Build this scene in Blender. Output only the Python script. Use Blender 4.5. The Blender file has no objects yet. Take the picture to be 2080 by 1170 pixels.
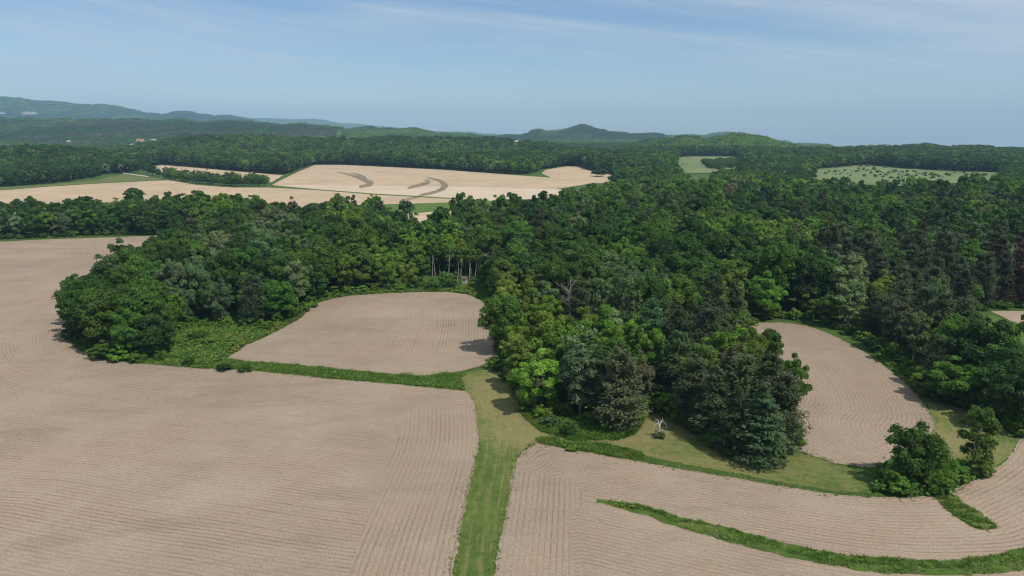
import bpy, math
import numpy as np
from mathutils.geometry import delaunay_2d_cdt
from mathutils import Vector

SC = bpy.context.scene
COL = SC.collection
RNG = np.random.default_rng(7)
PI = math.pi

# ------------------------------------------------------------------ camera
CAM_H = 50.0
FPX = 1431.0                      # focal length in photograph pixels (2080 wide)
PITCH = math.atan((585 - 268) / FPX)
SP, CP = math.sin(PITCH), math.cos(PITCH)
cam_data = bpy.data.cameras.new('camera')
cam_data.sensor_width = 36.0
cam_data.lens = 36.0 * FPX / 2080.0
cam_data.clip_start = 1.0
cam_data.clip_end = 40000.0
cam = bpy.data.objects.new('camera', cam_data)
COL.objects.link(cam)
cam.location = (0, 0, CAM_H)
cam.rotation_euler = (PI / 2 - PITCH, 0, 0)
SC.camera = cam

# ------------------------------------------------------------------ world, sun, exposure
SUN_EL = math.radians(56)
SUN_AZ = math.radians(130)        # clockwise from +Y (the view direction)
SUN_STRENGTH = 4.3
SKY_STRENGTH = 0.099
EXPOSURE = 0.0
SC.view_settings.view_transform = 'Standard'
SC.view_settings.look = 'None'
SC.view_settings.gamma = 1.0
SC.view_settings.use_curve_mapping = False
SC.view_settings.exposure = EXPOSURE
SC.render.engine = 'CYCLES'
cy = SC.cycles
cy.max_bounces = 6
cy.diffuse_bounces = 4
cy.glossy_bounces = 2
cy.transmission_bounces = 4
cy.transparent_max_bounces = 4
cy.volume_bounces = 0
cy.use_adaptive_sampling = True
cy.adaptive_threshold = 0.015
cy.filter_width = 1.15
cy.use_denoising = True
try:
    cy.denoiser = 'OPENIMAGEDENOISE'
except Exception:
    pass

world = bpy.data.worlds.new('World')
SC.world = world
world.use_nodes = True
wn, wl = world.node_tree.nodes, world.node_tree.links
wn.clear()


def N(nodes, kind, **kw):
    n = nodes.new(kind)
    for k, v in kw.items():
        if k == 'inp':
            for a, b in v.items():
                n.inputs[a].default_value = b
        else:
            setattr(n, k, v)
    return n


w_out = N(wn, 'ShaderNodeOutputWorld')
w_bg = N(wn, 'ShaderNodeBackground', inp={'Strength': SKY_STRENGTH})
sky = N(wn, 'ShaderNodeTexSky', sky_type='NISHITA')
sky.sun_disc = False
sky.sun_elevation = SUN_EL
sky.sun_rotation = SUN_AZ
sky.altitude = 300
sky.air_density = 1.0
sky.dust_density = 0.4
sky.ozone_density = 2.2
# thin cirrus: noise on a plane high above, stretched along its streaks
tc = N(wn, 'ShaderNodeTexCoord')
sep = N(wn, 'ShaderNodeSeparateXYZ')
wl.new(tc.outputs['Generated'], sep.inputs[0])
az = N(wn, 'ShaderNodeMath', operation='ARCTAN2')
wl.new(sep.outputs['X'], az.inputs[0]); wl.new(sep.outputs['Y'], az.inputs[1])
el = N(wn, 'ShaderNodeMath', operation='ARCSINE')
wl.new(sep.outputs['Z'], el.inputs[0])


def wmath(op, a, b=None, c=None):
    n = N(wn, 'ShaderNodeMath', operation=op)
    for i, x in enumerate((a, b, c)):
        if x is None:
            continue
        if isinstance(x, (int, float)):
            n.inputs[i].default_value = x
        else:
            wl.new(x, n.inputs[i])
    return n.outputs[0]


def wstep(x, lo, hi):
    n = N(wn, 'ShaderNodeMapRange', interpolation_type='SMOOTHSTEP', inp={'From Min': lo, 'From Max': hi, 'To Min': 0.0, 'To Max': 1.0})
    wl.new(x, n.inputs['Value'])
    return n.outputs['Result']


def cirrus(tilt, su, sv, off, lo, hi, dist=0.5, detail=7.0):
    v = wmath('MULTIPLY', wmath('MULTIPLY_ADD', az.outputs[0], tilt, el.outputs[0]), sv)
    u = wmath('MULTIPLY', az.outputs[0], su)
    cb = N(wn, 'ShaderNodeCombineXYZ', inp={'Z': off})
    wl.new(u, cb.inputs['X']); wl.new(v, cb.inputs['Y'])
    nz = N(wn, 'ShaderNodeTexNoise', inp={'Scale': 1.0, 'Detail': detail, 'Roughness': 0.6, 'Distortion': dist})
    wl.new(cb.outputs[0], nz.inputs['Vector'])
    return wstep(nz.outputs['Fac'], lo, hi)


veil = cirrus(0.11, 1.3, 17.0, 2.3, 0.38, 0.64)
fibre = cirrus(0.13, 3.4, 60.0, 7.1, 0.42, 0.78, 0.9)
bank_n = cirrus(0.16, 3.0, 22.0, 11.7, 0.25, 0.62, 0.8)
edge = wmath('SUBTRACT', el.outputs[0], wmath('MULTIPLY_ADD', az.outputs[0], -0.20, 0.205))
bank = wmath('MULTIPLY', wstep(edge, -0.02, 0.03), wmath('MULTIPLY_ADD', bank_n, 0.75, 0.25))
c4 = wmath('ADD', wmath('MULTIPLY', veil, 0.52), wmath('MULTIPLY', wmath('MULTIPLY', fibre, 0.55), wmath('MULTIPLY_ADD', veil, 0.7, 0.3)))
c5 = N(wn, 'ShaderNodeMath', operation='ADD', use_clamp=True)
wl.new(c4, c5.inputs[0]); wl.new(wmath('MULTIPLY', bank, 0.72), c5.inputs[1])
cmix = N(wn, 'ShaderNodeMix', data_type='RGBA')
cmix.inputs['B'].default_value = (5.1, 6.1, 7.2, 1)
wl.new(c5.outputs[0], cmix.inputs['Factor'])
shue = N(wn, 'ShaderNodeVectorMath', operation='MULTIPLY')
shue.inputs[1].default_value = (0.90, 1.0, 1.11)
wl.new(sky.outputs['Color'], shue.inputs[0])
wl.new(shue.outputs[0], cmix.inputs['A'])
wl.new(cmix.outputs['Result'], w_bg.inputs['Color'])
wl.new(w_bg.outputs[0], w_out.inputs['Surface'])

sun_data = bpy.data.lights.new('sun', 'SUN')
sun_data.energy = SUN_STRENGTH
sun_data.angle = math.radians(0.55)
sun_data.color = (1.0, 0.95, 0.87)
sun = bpy.data.objects.new('sun', sun_data)
COL.objects.link(sun)
to_sun = Vector((math.sin(SUN_AZ) * math.cos(SUN_EL), math.cos(SUN_AZ) * math.cos(SUN_EL), math.sin(SUN_EL)))
sun.rotation_euler = to_sun.to_track_quat('Z', 'Y').to_euler()
sun.location = (0, 0, 900)

# ------------------------------------------------------------------ photograph pixel -> place on the ground


def slope_of(py):
    v = (py - 585.0) / FPX
    return (-SP - v * CP) / (CP - v * SP)


def flat(px, py, z=0.0):
    v = (py - 585.0) / FPX
    t = (z - CAM_H) / (-SP - v * CP)
    return np.array([t * (px - 1040.0) / FPX, t * (CP - v * SP)])


def to_px(x, y, z):
    zz = z - CAM_H
    depth = y * CP - zz * SP
    up = y * SP + zz * CP
    return 1040 + FPX * x / depth, 585 - FPX * up / depth, depth


def flats(pts, z=0.0):
    return np.array([flat(a, b, z) for a, b in pts])


# ------------------------------------------------------------------ value noise
_TAB = np.random.default_rng(3).random((256, 256))


def vnoise(x, y):
    x = np.asarray(x, float); y = np.asarray(y, float)
    xi = np.floor(x).astype(int); yi = np.floor(y).astype(int)
    fx = x - xi; fy = y - yi
    fx = fx * fx * (3 - 2 * fx); fy = fy * fy * (3 - 2 * fy)
    a = _TAB[xi & 255, yi & 255]; b = _TAB[(xi + 1) & 255, yi & 255]
    c = _TAB[xi & 255, (yi + 1) & 255]; d = _TAB[(xi + 1) & 255, (yi + 1) & 255]
    return a + (b - a) * fx + (c - a) * fy + (a - b - c + d) * fx * fy


def fbm(x, y, o=4):
    s = 0; a = 0.5; f = 1.0
    for i in range(o):
        s = s + a * vnoise(np.asarray(x) * f + 17.3 * i, np.asarray(y) * f + 9.1 * i)
        a *= 0.5; f *= 2.03
    return s


# ------------------------------------------------------------------ terrain heights
# each ridge: distance, half depth towards the camera, half depth beyond, tree height, crest as seen in the photograph
RIDGES = [
    (7600, 2300, 1500, 14, [(-600, 190), (0, 198), (40, 197), (65, 201), (130, 207), (165, 212), (190, 214), (212, 210), (235, 214), (262, 221), (300, 229), (335, 232), (355, 226), (378, 223), (400, 229), (430, 234), (465, 234), (500, 242), (560, 252), (700, 268), (900, 292)]),
    (11200, 1700, 1500, 6, [(-600, 200), (300, 230), (470, 236), (540, 237), (600, 240), (640, 240), (700, 248), (760, 255), (830, 262), (900, 267), (945, 267), (962, 264), (985, 269), (1010, 273), (1060, 288)]),
    (3400, 1500, 900, 10, [(-600, 236), (0, 241), (120, 243), (240, 241), (380, 244), (480, 247), (600, 252), (700, 258), (790, 262), (860, 265), (930, 272), (1000, 279), (1100, 287), (1200, 294), (1400, 297)]),
    (4300, 1000, 800, 14, [(950, 292), (1000, 276), (1050, 270), (1100, 265), (1135, 265), (1160, 259), (1186, 252), (1205, 258), (1235, 268), (1270, 265), (1300, 269), (1340, 272), (1390, 275), (1440, 284), (1500, 294)]),
    (5600, 1000, 900, 14, [(1300, 290), (1380, 277), (1420, 273), (1450, 270), (1490, 271), (1530, 275), (1580, 283), (1640, 291), (1690, 298), (1800, 304)]),
    (1900, 520, 500, 12, [(1240, 300), (1290, 285), (1350, 278), (1400, 277), (1450, 279), (1500, 272), (1540, 277), (1580, 285), (1620, 292), (1680, 300), (1760, 306)]),
    (1700, 420, 500, 12, [(1560, 308), (1650, 301), (1720, 299), (1800, 297), (1850, 295), (1885, 293), (1930, 298), (1970, 295), (2020, 299), (2080, 304), (2300, 306), (2700, 300)]),
    (1560, 400, 500, 14, [(150, 306), (250, 297), (330, 285), (420, 276), (500, 277), (560, 277), (620, 281), (700, 282), (800, 279), (900, 278), (980, 280), (1040, 284), (1100, 291), (1180, 301), (1260, 310)]),
    (1020, 230, 300, 15, [(-600, 296), (0, 303), (60, 300), (110, 302), (170, 308), (230, 318), (280, 329), (330, 336)]),
]


def height(x, y):
    x = np.asarray(x, float); y = np.asarray(y, float)
    px = 1040 + FPX * x / np.maximum(y, 1.0) / CP * 1.0
    # beyond the last ridge on the right the land falls away into the next valley
    w = np.clip((px - 1420) / 260.0, 0, 1)
    z = -(0.055 * np.clip(y - 1680, 0, 900) + 0.027 * np.maximum(y - 2580, 0)) * w * w * (3 - 2 * w)
    for (D, w0, w1, th, sk) in RIDGES:
        # pixel column of a point on the skyline at this distance: depth = y*cos(pitch) - (z-50)*sin(pitch), close to y*cos(pitch)
        xs = [a for a, b in sk]
        zs = [CAM_H + D * slope_of(b) - th for a, b in sk]
        crest = np.interp(px, xs, zs)
        if D > 1550:                 # knolls along the crest
            crest = crest + (fbm(px / 34.0 + D * .013, px * 0 + D * .37, 3) - 0.46) * D * (0.010 if 1800 < D < 6000 else 0.006)
        u = np.where(y < D, (D - y) / w0, (y - D) / w1)
        p = np.cos(np.clip(u, 0, 1) * PI / 2) ** 2
        k = np.where((px < xs[0]) | (px > xs[-1]), 0.0, 1.0) if xs[0] > -500 else np.where(px > xs[-1], 0.0, 1.0)
        gul = 1.0 + 0.6 * (fbm(x / (D * 0.06) + D, y / (D * 0.10), 4) - 0.47) * np.clip(u * 2.2, 0, 1)
        z = np.where((p > 0) & (k > 0), np.maximum(z, z * (1 - p) + crest * p * gul), z)
    return z


def hit(px, py, z_off=0.0):
    """first place where the line of sight of a photograph pixel meets the terrain"""
    g = flat(px, py) if py > 275 else None
    if g is not None and g[1] < 780:
        return np.array([g[0], g[1], 0.0])
    Y = np.linspace(780, 11000, 5000)
    s = slope_of(py)
    v = (py - 585.0) / FPX
    X = Y * (px - 1040.0) / FPX / (CP - v * SP)
    Z = CAM_H + Y * s
    h = height(X, Y) + z_off
    i = np.argmax(Z <= h)
    return np.array([X[i], Y[i], height(X[i], Y[i])])


# ------------------------------------------------------------------ mesh helpers


def build_mesh(name, verts, faces, mats, face_mat=None, attrs=None, smooth=False):
    """faces: (n,3) or (n,4) int array, or a list of such arrays"""
    me = bpy.data.meshes.new(name)
    verts = np.asarray(verts, np.float32)
    fl = faces if isinstance(faces, list) else [faces]
    fl = [np.asarray(f, np.int32) for f in fl if len(f)]
    tot = np.concatenate([np.full(len(f), f.shape[1], np.int32) for f in fl])
    idx = np.concatenate([f.ravel() for f in fl])
    me.vertices.add(len(verts))
    me.vertices.foreach_set('co', verts.ravel())
    me.loops.add(len(idx))
    me.loops.foreach_set('vertex_index', idx)
    me.polygons.add(len(tot))
    st = np.zeros(len(tot), np.int32)
    st[1:] = np.cumsum(tot)[:-1]
    me.polygons.foreach_set('loop_start', st)
    if face_mat is not None:
        me.polygons.foreach_set('material_index', np.asarray(face_mat, np.int32))
    me.polygons.foreach_set('use_smooth', np.full(len(tot), bool(smooth)))
    for m in mats:
        me.materials.append(m)
    for k, a in (attrs or {}).items():
        at = me.attributes.new(k, 'FLOAT', 'POINT')
        at.data.foreach_set('value', np.asarray(a, np.float32))
    me.update(calc_edges=True)
    me.validate()
    return me


def link(name, data, parent=None, loc=None, **props):
    o = bpy.data.objects.new(name, data)
    COL.objects.link(o)
    if parent is not None:
        o.parent = parent
    if loc is not None:
        o.location = loc
    for k, v in props.items():
        o[k] = v
    return o


def tag(o, label, cat, group=None):
    o['label'] = label
    o['category'] = cat
    if group:
        o['group'] = group
    return o


class Geo:
    """collects shapes into one mesh"""

    def __init__(self):
        self.v = []; self.f3 = []; self.f4 = []; self.n = 0; self.var = []

    def add(self, v, f, var=0.5):
        v = np.asarray(v, float); f = np.asarray(f, int) + self.n
        self.v.append(v); self.n += len(v)
        (self.f4 if f.shape[1] == 4 else self.f3).append(f)
        self.var.append(np.broadcast_to(np.asarray(var, float), (len(v),)).copy())

    def box(self, lo, hi):
        x0, y0, z0 = lo; x1, y1, z1 = hi
        v = [(x0, y0, z0), (x1, y0, z0), (x1, y1, z0), (x0, y1, z0), (x0, y0, z1), (x1, y0, z1), (x1, y1, z1), (x0, y1, z1)]
        self.add(v, [(0, 3, 2, 1), (4, 5, 6, 7), (0, 1, 5, 4), (1, 2, 6, 5), (2, 3, 7, 6), (3, 0, 4, 7)])

    def tube(self, pts, rad, n=6):
        pts = np.asarray(pts, float); rad = np.asarray(rad, float)
        d = np.gradient(pts, axis=0)
        d /= np.linalg.norm(d, axis=1)[:, None] + 1e-9
        ref = np.array([0.31, 0.95, 0.02])
        a = np.cross(d, ref); a /= np.linalg.norm(a, axis=1)[:, None] + 1e-9
        b = np.cross(d, a)
        th = np.arange(n) / n * 2 * PI
        ring = pts[:, None, :] + rad[:, None, None] * (a[:, None, :] * np.cos(th)[None, :, None] + b[:, None, :] * np.sin(th)[None, :, None])
        v = np.concatenate([ring.reshape(-1, 3), pts[-1:] + d[-1:] * rad[-1]])
        m = len(pts)
        f = []
        for i in range(m - 1):
            for j in range(n):
                f.append((i * n + j, i * n + (j + 1) % n, (i + 1) * n + (j + 1) % n, (i + 1) * n + j))
        off = self.n
        self.add(v, f)
        tip = m * n
        self.f3.append(np.array([((m - 1) * n + j, (m - 1) * n + (j + 1) % n, tip) for j in range(n)]) + off)

    def sprays(self, c, nrm, size, aspect, rng, var, along=None):
        """one small four-cornered leaf spray at each point"""
        m = len(c)
        nrm = nrm / (np.linalg.norm(nrm, axis=1)[:, None] + 1e-9)
        r = rng.normal(size=(m, 3)) if along is None else along
        t = r - nrm * (r * nrm).sum(1)[:, None]
        t /= np.linalg.norm(t, axis=1)[:, None] + 1e-9
        b = np.cross(nrm, t)
        s = np.asarray(size)[:, None] * np.ones((m, 1))
        k1 = rng.uniform(0.7, 1.25, (m, 1)); k2 = rng.uniform(0.7, 1.25, (m, 1)); k3 = rng.uniform(-0.25, 0.25, (m, 1))
        v = np.stack([c + t * s * k1, c + b * s * aspect * k2 + t * s * k3 - nrm * s * 0.18, c - t * s, c - b * s * aspect + t * s * k3 - nrm * s * 0.18], 1).reshape(-1, 3)
        f = np.arange(4 * m).reshape(m, 4)
        self.add(v, f, np.repeat(var, 4))

    def arrays(self):
        return np.concatenate(self.v), [np.concatenate(x) for x in (self.f3, self.f4) if x], np.concatenate(self.var)

    def mesh(self, name, mat, smooth=False, var=False):
        v, f, a = self.arrays()
        return build_mesh(name, v, f, [mat], None, {'var': a} if var else None, smooth)


# ------------------------------------------------------------------ materials


def new_mat(name):
    m = bpy.data.materials.new(name)
    m.use_nodes = True
    nt = m.node_tree
    nt.nodes.clear()
    out = nt.nodes.new('ShaderNodeOutputMaterial')
    return m, nt.nodes, nt.links, out


def principled(nodes, links, out, rough=0.8, spec=0.2):
    b = nodes.new('ShaderNodeBsdfPrincipled')
    b.inputs['Roughness'].default_value = rough
    b.inputs['Specular IOR Level'].default_value = spec
    links.new(b.outputs[0], out.inputs['Surface'])
    return b


def math_n(nodes, links, op, a, b=None, c=None, clamp=False):
    n = nodes.new('ShaderNodeMath')
    n.operation = op
    n.use_clamp = clamp
    for i, x in enumerate((a, b, c)):
        if x is None:
            continue
        if isinstance(x, (int, float)):
            n.inputs[i].default_value = x
        else:
            links.new(x, n.inputs[i])
    return n.outputs[0]


def mix_c(nodes, links, fac, a, b, blend='MIX'):
    n = nodes.new('ShaderNodeMix')
    n.data_type = 'RGBA'
    n.blend_type = blend
    for key, x in (('Factor', fac), ('A', a), ('B', b)):
        sock = n.inputs[key]
        if key != 'Factor':
            sock = [s for s in n.inputs if s.name == key and s.type == 'RGBA'][0]
        if isinstance(x, (int, float)):
            sock.default_value = x
        elif isinstance(x, tuple):
            sock.default_value = (*x, 1.0)
        else:
            links.new(x, sock)
    return [s for s in n.outputs if s.type == 'RGBA'][0]


def noise_n(nodes, links, vec, scale, detail=4.0, rough=0.55, dist=0.0, mapping=None):
    n = nodes.new('ShaderNodeTexNoise')
    n.inputs['Scale'].default_value = scale
    n.inputs['Detail'].default_value = detail
    n.inputs['Roughness'].default_value = rough
    n.inputs['Distortion'].default_value = dist
    if mapping is not None:
        mp = nodes.new('ShaderNodeMapping')
        mp.inputs['Scale'].default_value = mapping
        links.new(vec, mp.inputs[0])
        vec = mp.outputs[0]
    links.new(vec, n.inputs['Vector'])
    return n.outputs['Fac']


def ramp(nodes, links, x, lo, hi, a=0.0, b=1.0):
    n = nodes.new('ShaderNodeMapRange')
    n.interpolation_type = 'SMOOTHSTEP'
    n.inputs['From Min'].default_value = lo
    n.inputs['From Max'].default_value = hi
    n.inputs['To Min'].default_value = a
    n.inputs['To Max'].default_value = b
    links.new(x, n.inputs['Value'])
    return n.outputs['Result']


def attr_n(nodes, name, kind='GEOMETRY'):
    n = nodes.new('ShaderNodeAttribute')
    n.attribute_name = name
    n.attribute_type = kind
    return n


def position(nodes):
    return nodes.new('ShaderNodeNewGeometry').outputs['Position']


def bump(nodes, links, bsdf, h, strength, dist):
    b = nodes.new('ShaderNodeBump')
    b.inputs['Strength'].default_value = strength
    b.inputs['Distance'].default_value = dist
    links.new(h, b.inputs['Height'])
    links.new(b.outputs[0], bsdf.inputs['Normal'])


def leaf_material(name, trans=0.36, rough=0.55):
    m, n, l, out = new_mat(name)
    t = attr_n(n, 'tint', 'INSTANCER')
    v = attr_n(n, 'var')
    k = math_n(n, l, 'MULTIPLY_ADD', v.outputs['Fac'], 0.95, 0.52)
    sc = n.new('ShaderNodeVectorMath'); sc.operation = 'SCALE'
    l.new(t.outputs['Vector'], sc.inputs[0]); l.new(k, sc.inputs['Scale'])
    # some sprays carry younger, yellower leaves
    y = math_n(n, l, 'FRACT', math_n(n, l, 'MULTIPLY', v.outputs['Fac'], 37.7))
    y = math_n(n, l, 'MULTIPLY', y, 0.30)
    yl = n.new('ShaderNodeVectorMath'); yl.operation = 'MULTIPLY'
    l.new(sc.outputs[0], yl.inputs[0]); yl.inputs[1].default_value = (1.35, 1.18, 0.75)
    col = mix_c(n, l, y, sc.outputs[0], yl.outputs[0])
    b = n.new('ShaderNodeBsdfPrincipled')
    b.inputs['Roughness'].default_value = rough
    b.inputs['Specular IOR Level'].default_value = 0.22
    l.new(col, b.inputs['Base Color'])
    tr = n.new('ShaderNodeBsdfTranslucent')
    tcol = n.new('ShaderNodeVectorMath'); tcol.operation = 'MULTIPLY'
    l.new(col, tcol.inputs[0]); tcol.inputs[1].default_value = (1.25, 1.35, 0.55)
    l.new(tcol.outputs[0], tr.inputs['Color'])
    mx = n.new('ShaderNodeMixShader')
    mx.inputs[0].default_value = trans
    l.new(b.outputs[0], mx.inputs[1]); l.new(tr.outputs[0], mx.inputs[2])
    l.new(mx.outputs[0], out.inputs['Surface'])
    return m


def bark_material(name, a, b, scale=3.0):
    m, n, l, out = new_mat(name)
    p = principled(n, l, out, 0.9, 0.1)
    tc_ = n.new('ShaderNodeTexCoord').outputs['Object']
    f = noise_n(n, l, tc_, scale, 5, 0.65, 0.3, (1, 1, 0.35))
    l.new(mix_c(n, l, ramp(n, l, f, 0.35, 0.65), a, b), p.inputs['Base Color'])
    bump(n, l, p, f, 0.6, 0.05)
    return m


def plain_material(name, a, b, scale=2.0, rough=0.8, spec=0.2):
    m, n, l, out = new_mat(name)
    p = principled(n, l, out, rough, spec)
    f = noise_n(n, l, n.new('ShaderNodeTexCoord').outputs['Object'], scale, 5, 0.6)
    l.new(mix_c(n, l, ramp(n, l, f, 0.35, 0.65), a, b), p.inputs['Base Color'])
    return m


M_LEAF = leaf_material('broadleaf_foliage')
M_NEEDLE = leaf_material('needle_foliage', 0.10, 0.65)
M_BARK = bark_material('brown_bark', (0.075, 0.055, 0.04), (0.17, 0.14, 0.11))
M_PINEBARK = bark_material('pine_bark', (0.10, 0.06, 0.04), (0.20, 0.14, 0.10))
M_WHITEBARK = bark_material('white_bark', (0.34, 0.32, 0.27), (0.62, 0.60, 0.54), 1.2)
M_DEADWOOD = bark_material('dead_wood', (0.30, 0.28, 0.245), (0.52, 0.49, 0.44), 2.5)
M_GREYWOOD = bark_material('grey_twigs', (0.16, 0.14, 0.12), (0.30, 0.27, 0.24), 2.5)


def field_material(name, c_soil, c_pale, c_warm, row=0.76, amp=1.0, far=False):
    """planted stubble: rows follow the mesh attributes row_a (along a guide edge) and row_b (headland)"""
    m, n, l, out = new_mat(name)
    p = principled(n, l, out, 0.95, 0.08)
    pos = position(n)
    big = noise_n(n, l, pos, 0.018, 4, 0.6, 0.4)
    mid = noise_n(n, l, pos, 0.075, 5, 0.62, 0.6)
    sml = noise_n(n, l, pos, 0.9, 5, 0.7)
    fine = noise_n(n, l, pos, 4.6, 4, 0.80)
    ra = attr_n(n, 'row_a').outputs['Fac']
    rb = attr_n(n, 'row_b').outputs['Fac']
    lim = attr_n(n, 'row_lim').outputs['Fac']        # 1 where the headland rows may run
    head = math_n(n, l, 'GREATER_THAN', lim, 0.5)
    r = n.new('ShaderNodeMix'); r.data_type = 'FLOAT'
    l.new(head, r.inputs['Factor']); l.new(ra, r.inputs['A']); l.new(rb, r.inputs['B'])
    wob = math_n(n, l, 'MULTIPLY_ADD', mid, 0.5, -0.25)
    ph = math_n(n, l, 'DIVIDE', math_n(n, l, 'ADD', r.outputs['Result'], math_n(n, l, 'MULTIPLY', wob, 0.18)), row)
    fr = math_n(n, l, 'FRACT', ph)
    rid = math_n(n, l, 'FLOOR', ph)
    wn_ = n.new('ShaderNodeTexWhiteNoise'); wn_.noise_dimensions = '1D'
    l.new(rid, wn_.inputs['W'])
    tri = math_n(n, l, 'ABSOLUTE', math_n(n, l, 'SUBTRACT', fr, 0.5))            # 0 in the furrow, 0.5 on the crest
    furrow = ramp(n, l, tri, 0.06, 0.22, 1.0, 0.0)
    # wheel passes: every eighth pair of rows is a bit deeper
    pas = math_n(n, l, 'FRACT', math_n(n, l, 'DIVIDE', math_n(n, l, 'ADD', rid, 0.5), 8.0))
    deep = math_n(n, l, 'LESS_THAN', pas, 0.26)
    st = math_n(n, l, 'MULTIPLY_ADD', wn_.outputs['Value'], 0.45, 0.24)
    st = math_n(n, l, 'MULTIPLY_ADD', deep, 0.12, st)
    brk = ramp(n, l, sml, 0.34, 0.60, 0.25, 1.0)
    patchy = ramp(n, l, mid, 0.34, 0.62, 0.30, 1.0)
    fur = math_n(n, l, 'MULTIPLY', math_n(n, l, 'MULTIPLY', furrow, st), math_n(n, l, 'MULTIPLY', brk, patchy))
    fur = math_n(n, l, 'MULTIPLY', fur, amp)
    base = mix_c(n, l, ramp(n, l, mid, 0.35, 0.68), c_pale, c_warm)
    base = mix_c(n, l, ramp(n, l, big, 0.36, 0.66, 0.0, 0.75), base, tuple(0.5 * (a + b) * 0.95 for a, b in zip(c_soil, c_pale)))
    damp = noise_n(n, l, pos, 0.05, 8, 0.74, 1.0, (0.45, 1.5, 1.0))
    base = mix_c(n, l, ramp(n, l, damp, 0.50, 0.66, 0.0, 0.42), base, (c_soil[0] * 1.05, c_soil[1] * 1.08, c_soil[2] * 1.12))
    base = mix_c(n, l, ramp(n, l, damp, 0.46, 0.30, 0.0, 0.40), base, (min(c_pale[0] * 1.16, .8), c_pale[1] * 1.17, c_pale[2] * 1.16))
    reddish = noise_n(n, l, pos, 0.06, 5, 0.7, 0.8, (0.7, 1.0, 1.0))
    base = mix_c(n, l, ramp(n, l, reddish, 0.48, 0.68, 0.0, 0.45), base, (c_warm[0] * 1.02, c_warm[1] * 0.92, c_warm[2] * 0.90))
    # straw lies along the rows: short pale dashes
    cmbr = n.new('ShaderNodeCombineXYZ')
    l.new(math_n(n, l, 'MULTIPLY', r.outputs['Result'], 5.0), cmbr.inputs['X'])
    spx = n.new('ShaderNodeSeparateXYZ'); l.new(pos, spx.inputs[0])
    l.new(math_n(n, l, 'MULTIPLY', math_n(n, l, 'ADD', spx.outputs['X'], spx.outputs['Y']), 0.9), cmbr.inputs['Y'])
    dash = noise_n(n, l, cmbr.outputs[0], 1.0, 3, 0.7)
    base = mix_c(n, l, ramp(n, l, dash, 0.55, 0.75, 0.0, 0.55 * amp), base, (min(c_pale[0] * 1.45, 0.8), min(c_pale[1] * 1.45, 0.8), c_pale[2] * 1.4))
    base = mix_c(n, l, ramp(n, l, dash, 0.45, 0.28, 0.0, 0.5 * amp), base, c_soil)
    # straw and clods
    base = mix_c(n, l, ramp(n, l, fine, 0.51, 0.68, 0.0, 0.75), base, (min(c_pale[0] * 1.5, 0.8), min(c_pale[1] * 1.5, 0.8), c_pale[2] * 1.4))
    base = mix_c(n, l, ramp(n, l, fine, 0.49, 0.32, 0.0, 0.85), base, c_soil)
    base = mix_c(n, l, ramp(n, l, sml, 0.46, 0.30, 0.0, 0.45), base, c_soil)
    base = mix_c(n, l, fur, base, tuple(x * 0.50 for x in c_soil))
    # a little volunteer green
    gn = noise_n(n, l, pos, 0.045, 6, 0.7, 1.2)
    gmask = math_n(n, l, 'MULTIPLY', ramp(n, l, gn, 0.635, 0.72, 0.0, 0.45), ramp(n, l, fine, 0.40, 0.60))
    base = mix_c(n, l, gmask, base, (0.17, 0.16, 0.04))
    l.new(base, p.inputs['Base Color'])
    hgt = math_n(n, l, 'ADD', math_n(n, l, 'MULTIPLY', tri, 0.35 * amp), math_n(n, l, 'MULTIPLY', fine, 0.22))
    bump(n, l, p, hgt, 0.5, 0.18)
    return m


SOIL, PALE, WARM = (0.155, 0.120, 0.088), (0.318, 0.250, 0.184), (0.300, 0.218, 0.160)
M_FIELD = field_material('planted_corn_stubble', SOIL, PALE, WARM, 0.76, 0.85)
M_FARFIELD = field_material('far_tan_stubble', (0.27, 0.20, 0.13), (0.47, 0.36, 0.245), (0.43, 0.31, 0.20), row=2.6, amp=0.5)
M_FARPALE = field_material('far_pale_stubble', (0.34, 0.27, 0.19), (0.53, 0.43, 0.32), (0.49, 0.385, 0.275), row=2.6, amp=0.4)


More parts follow.
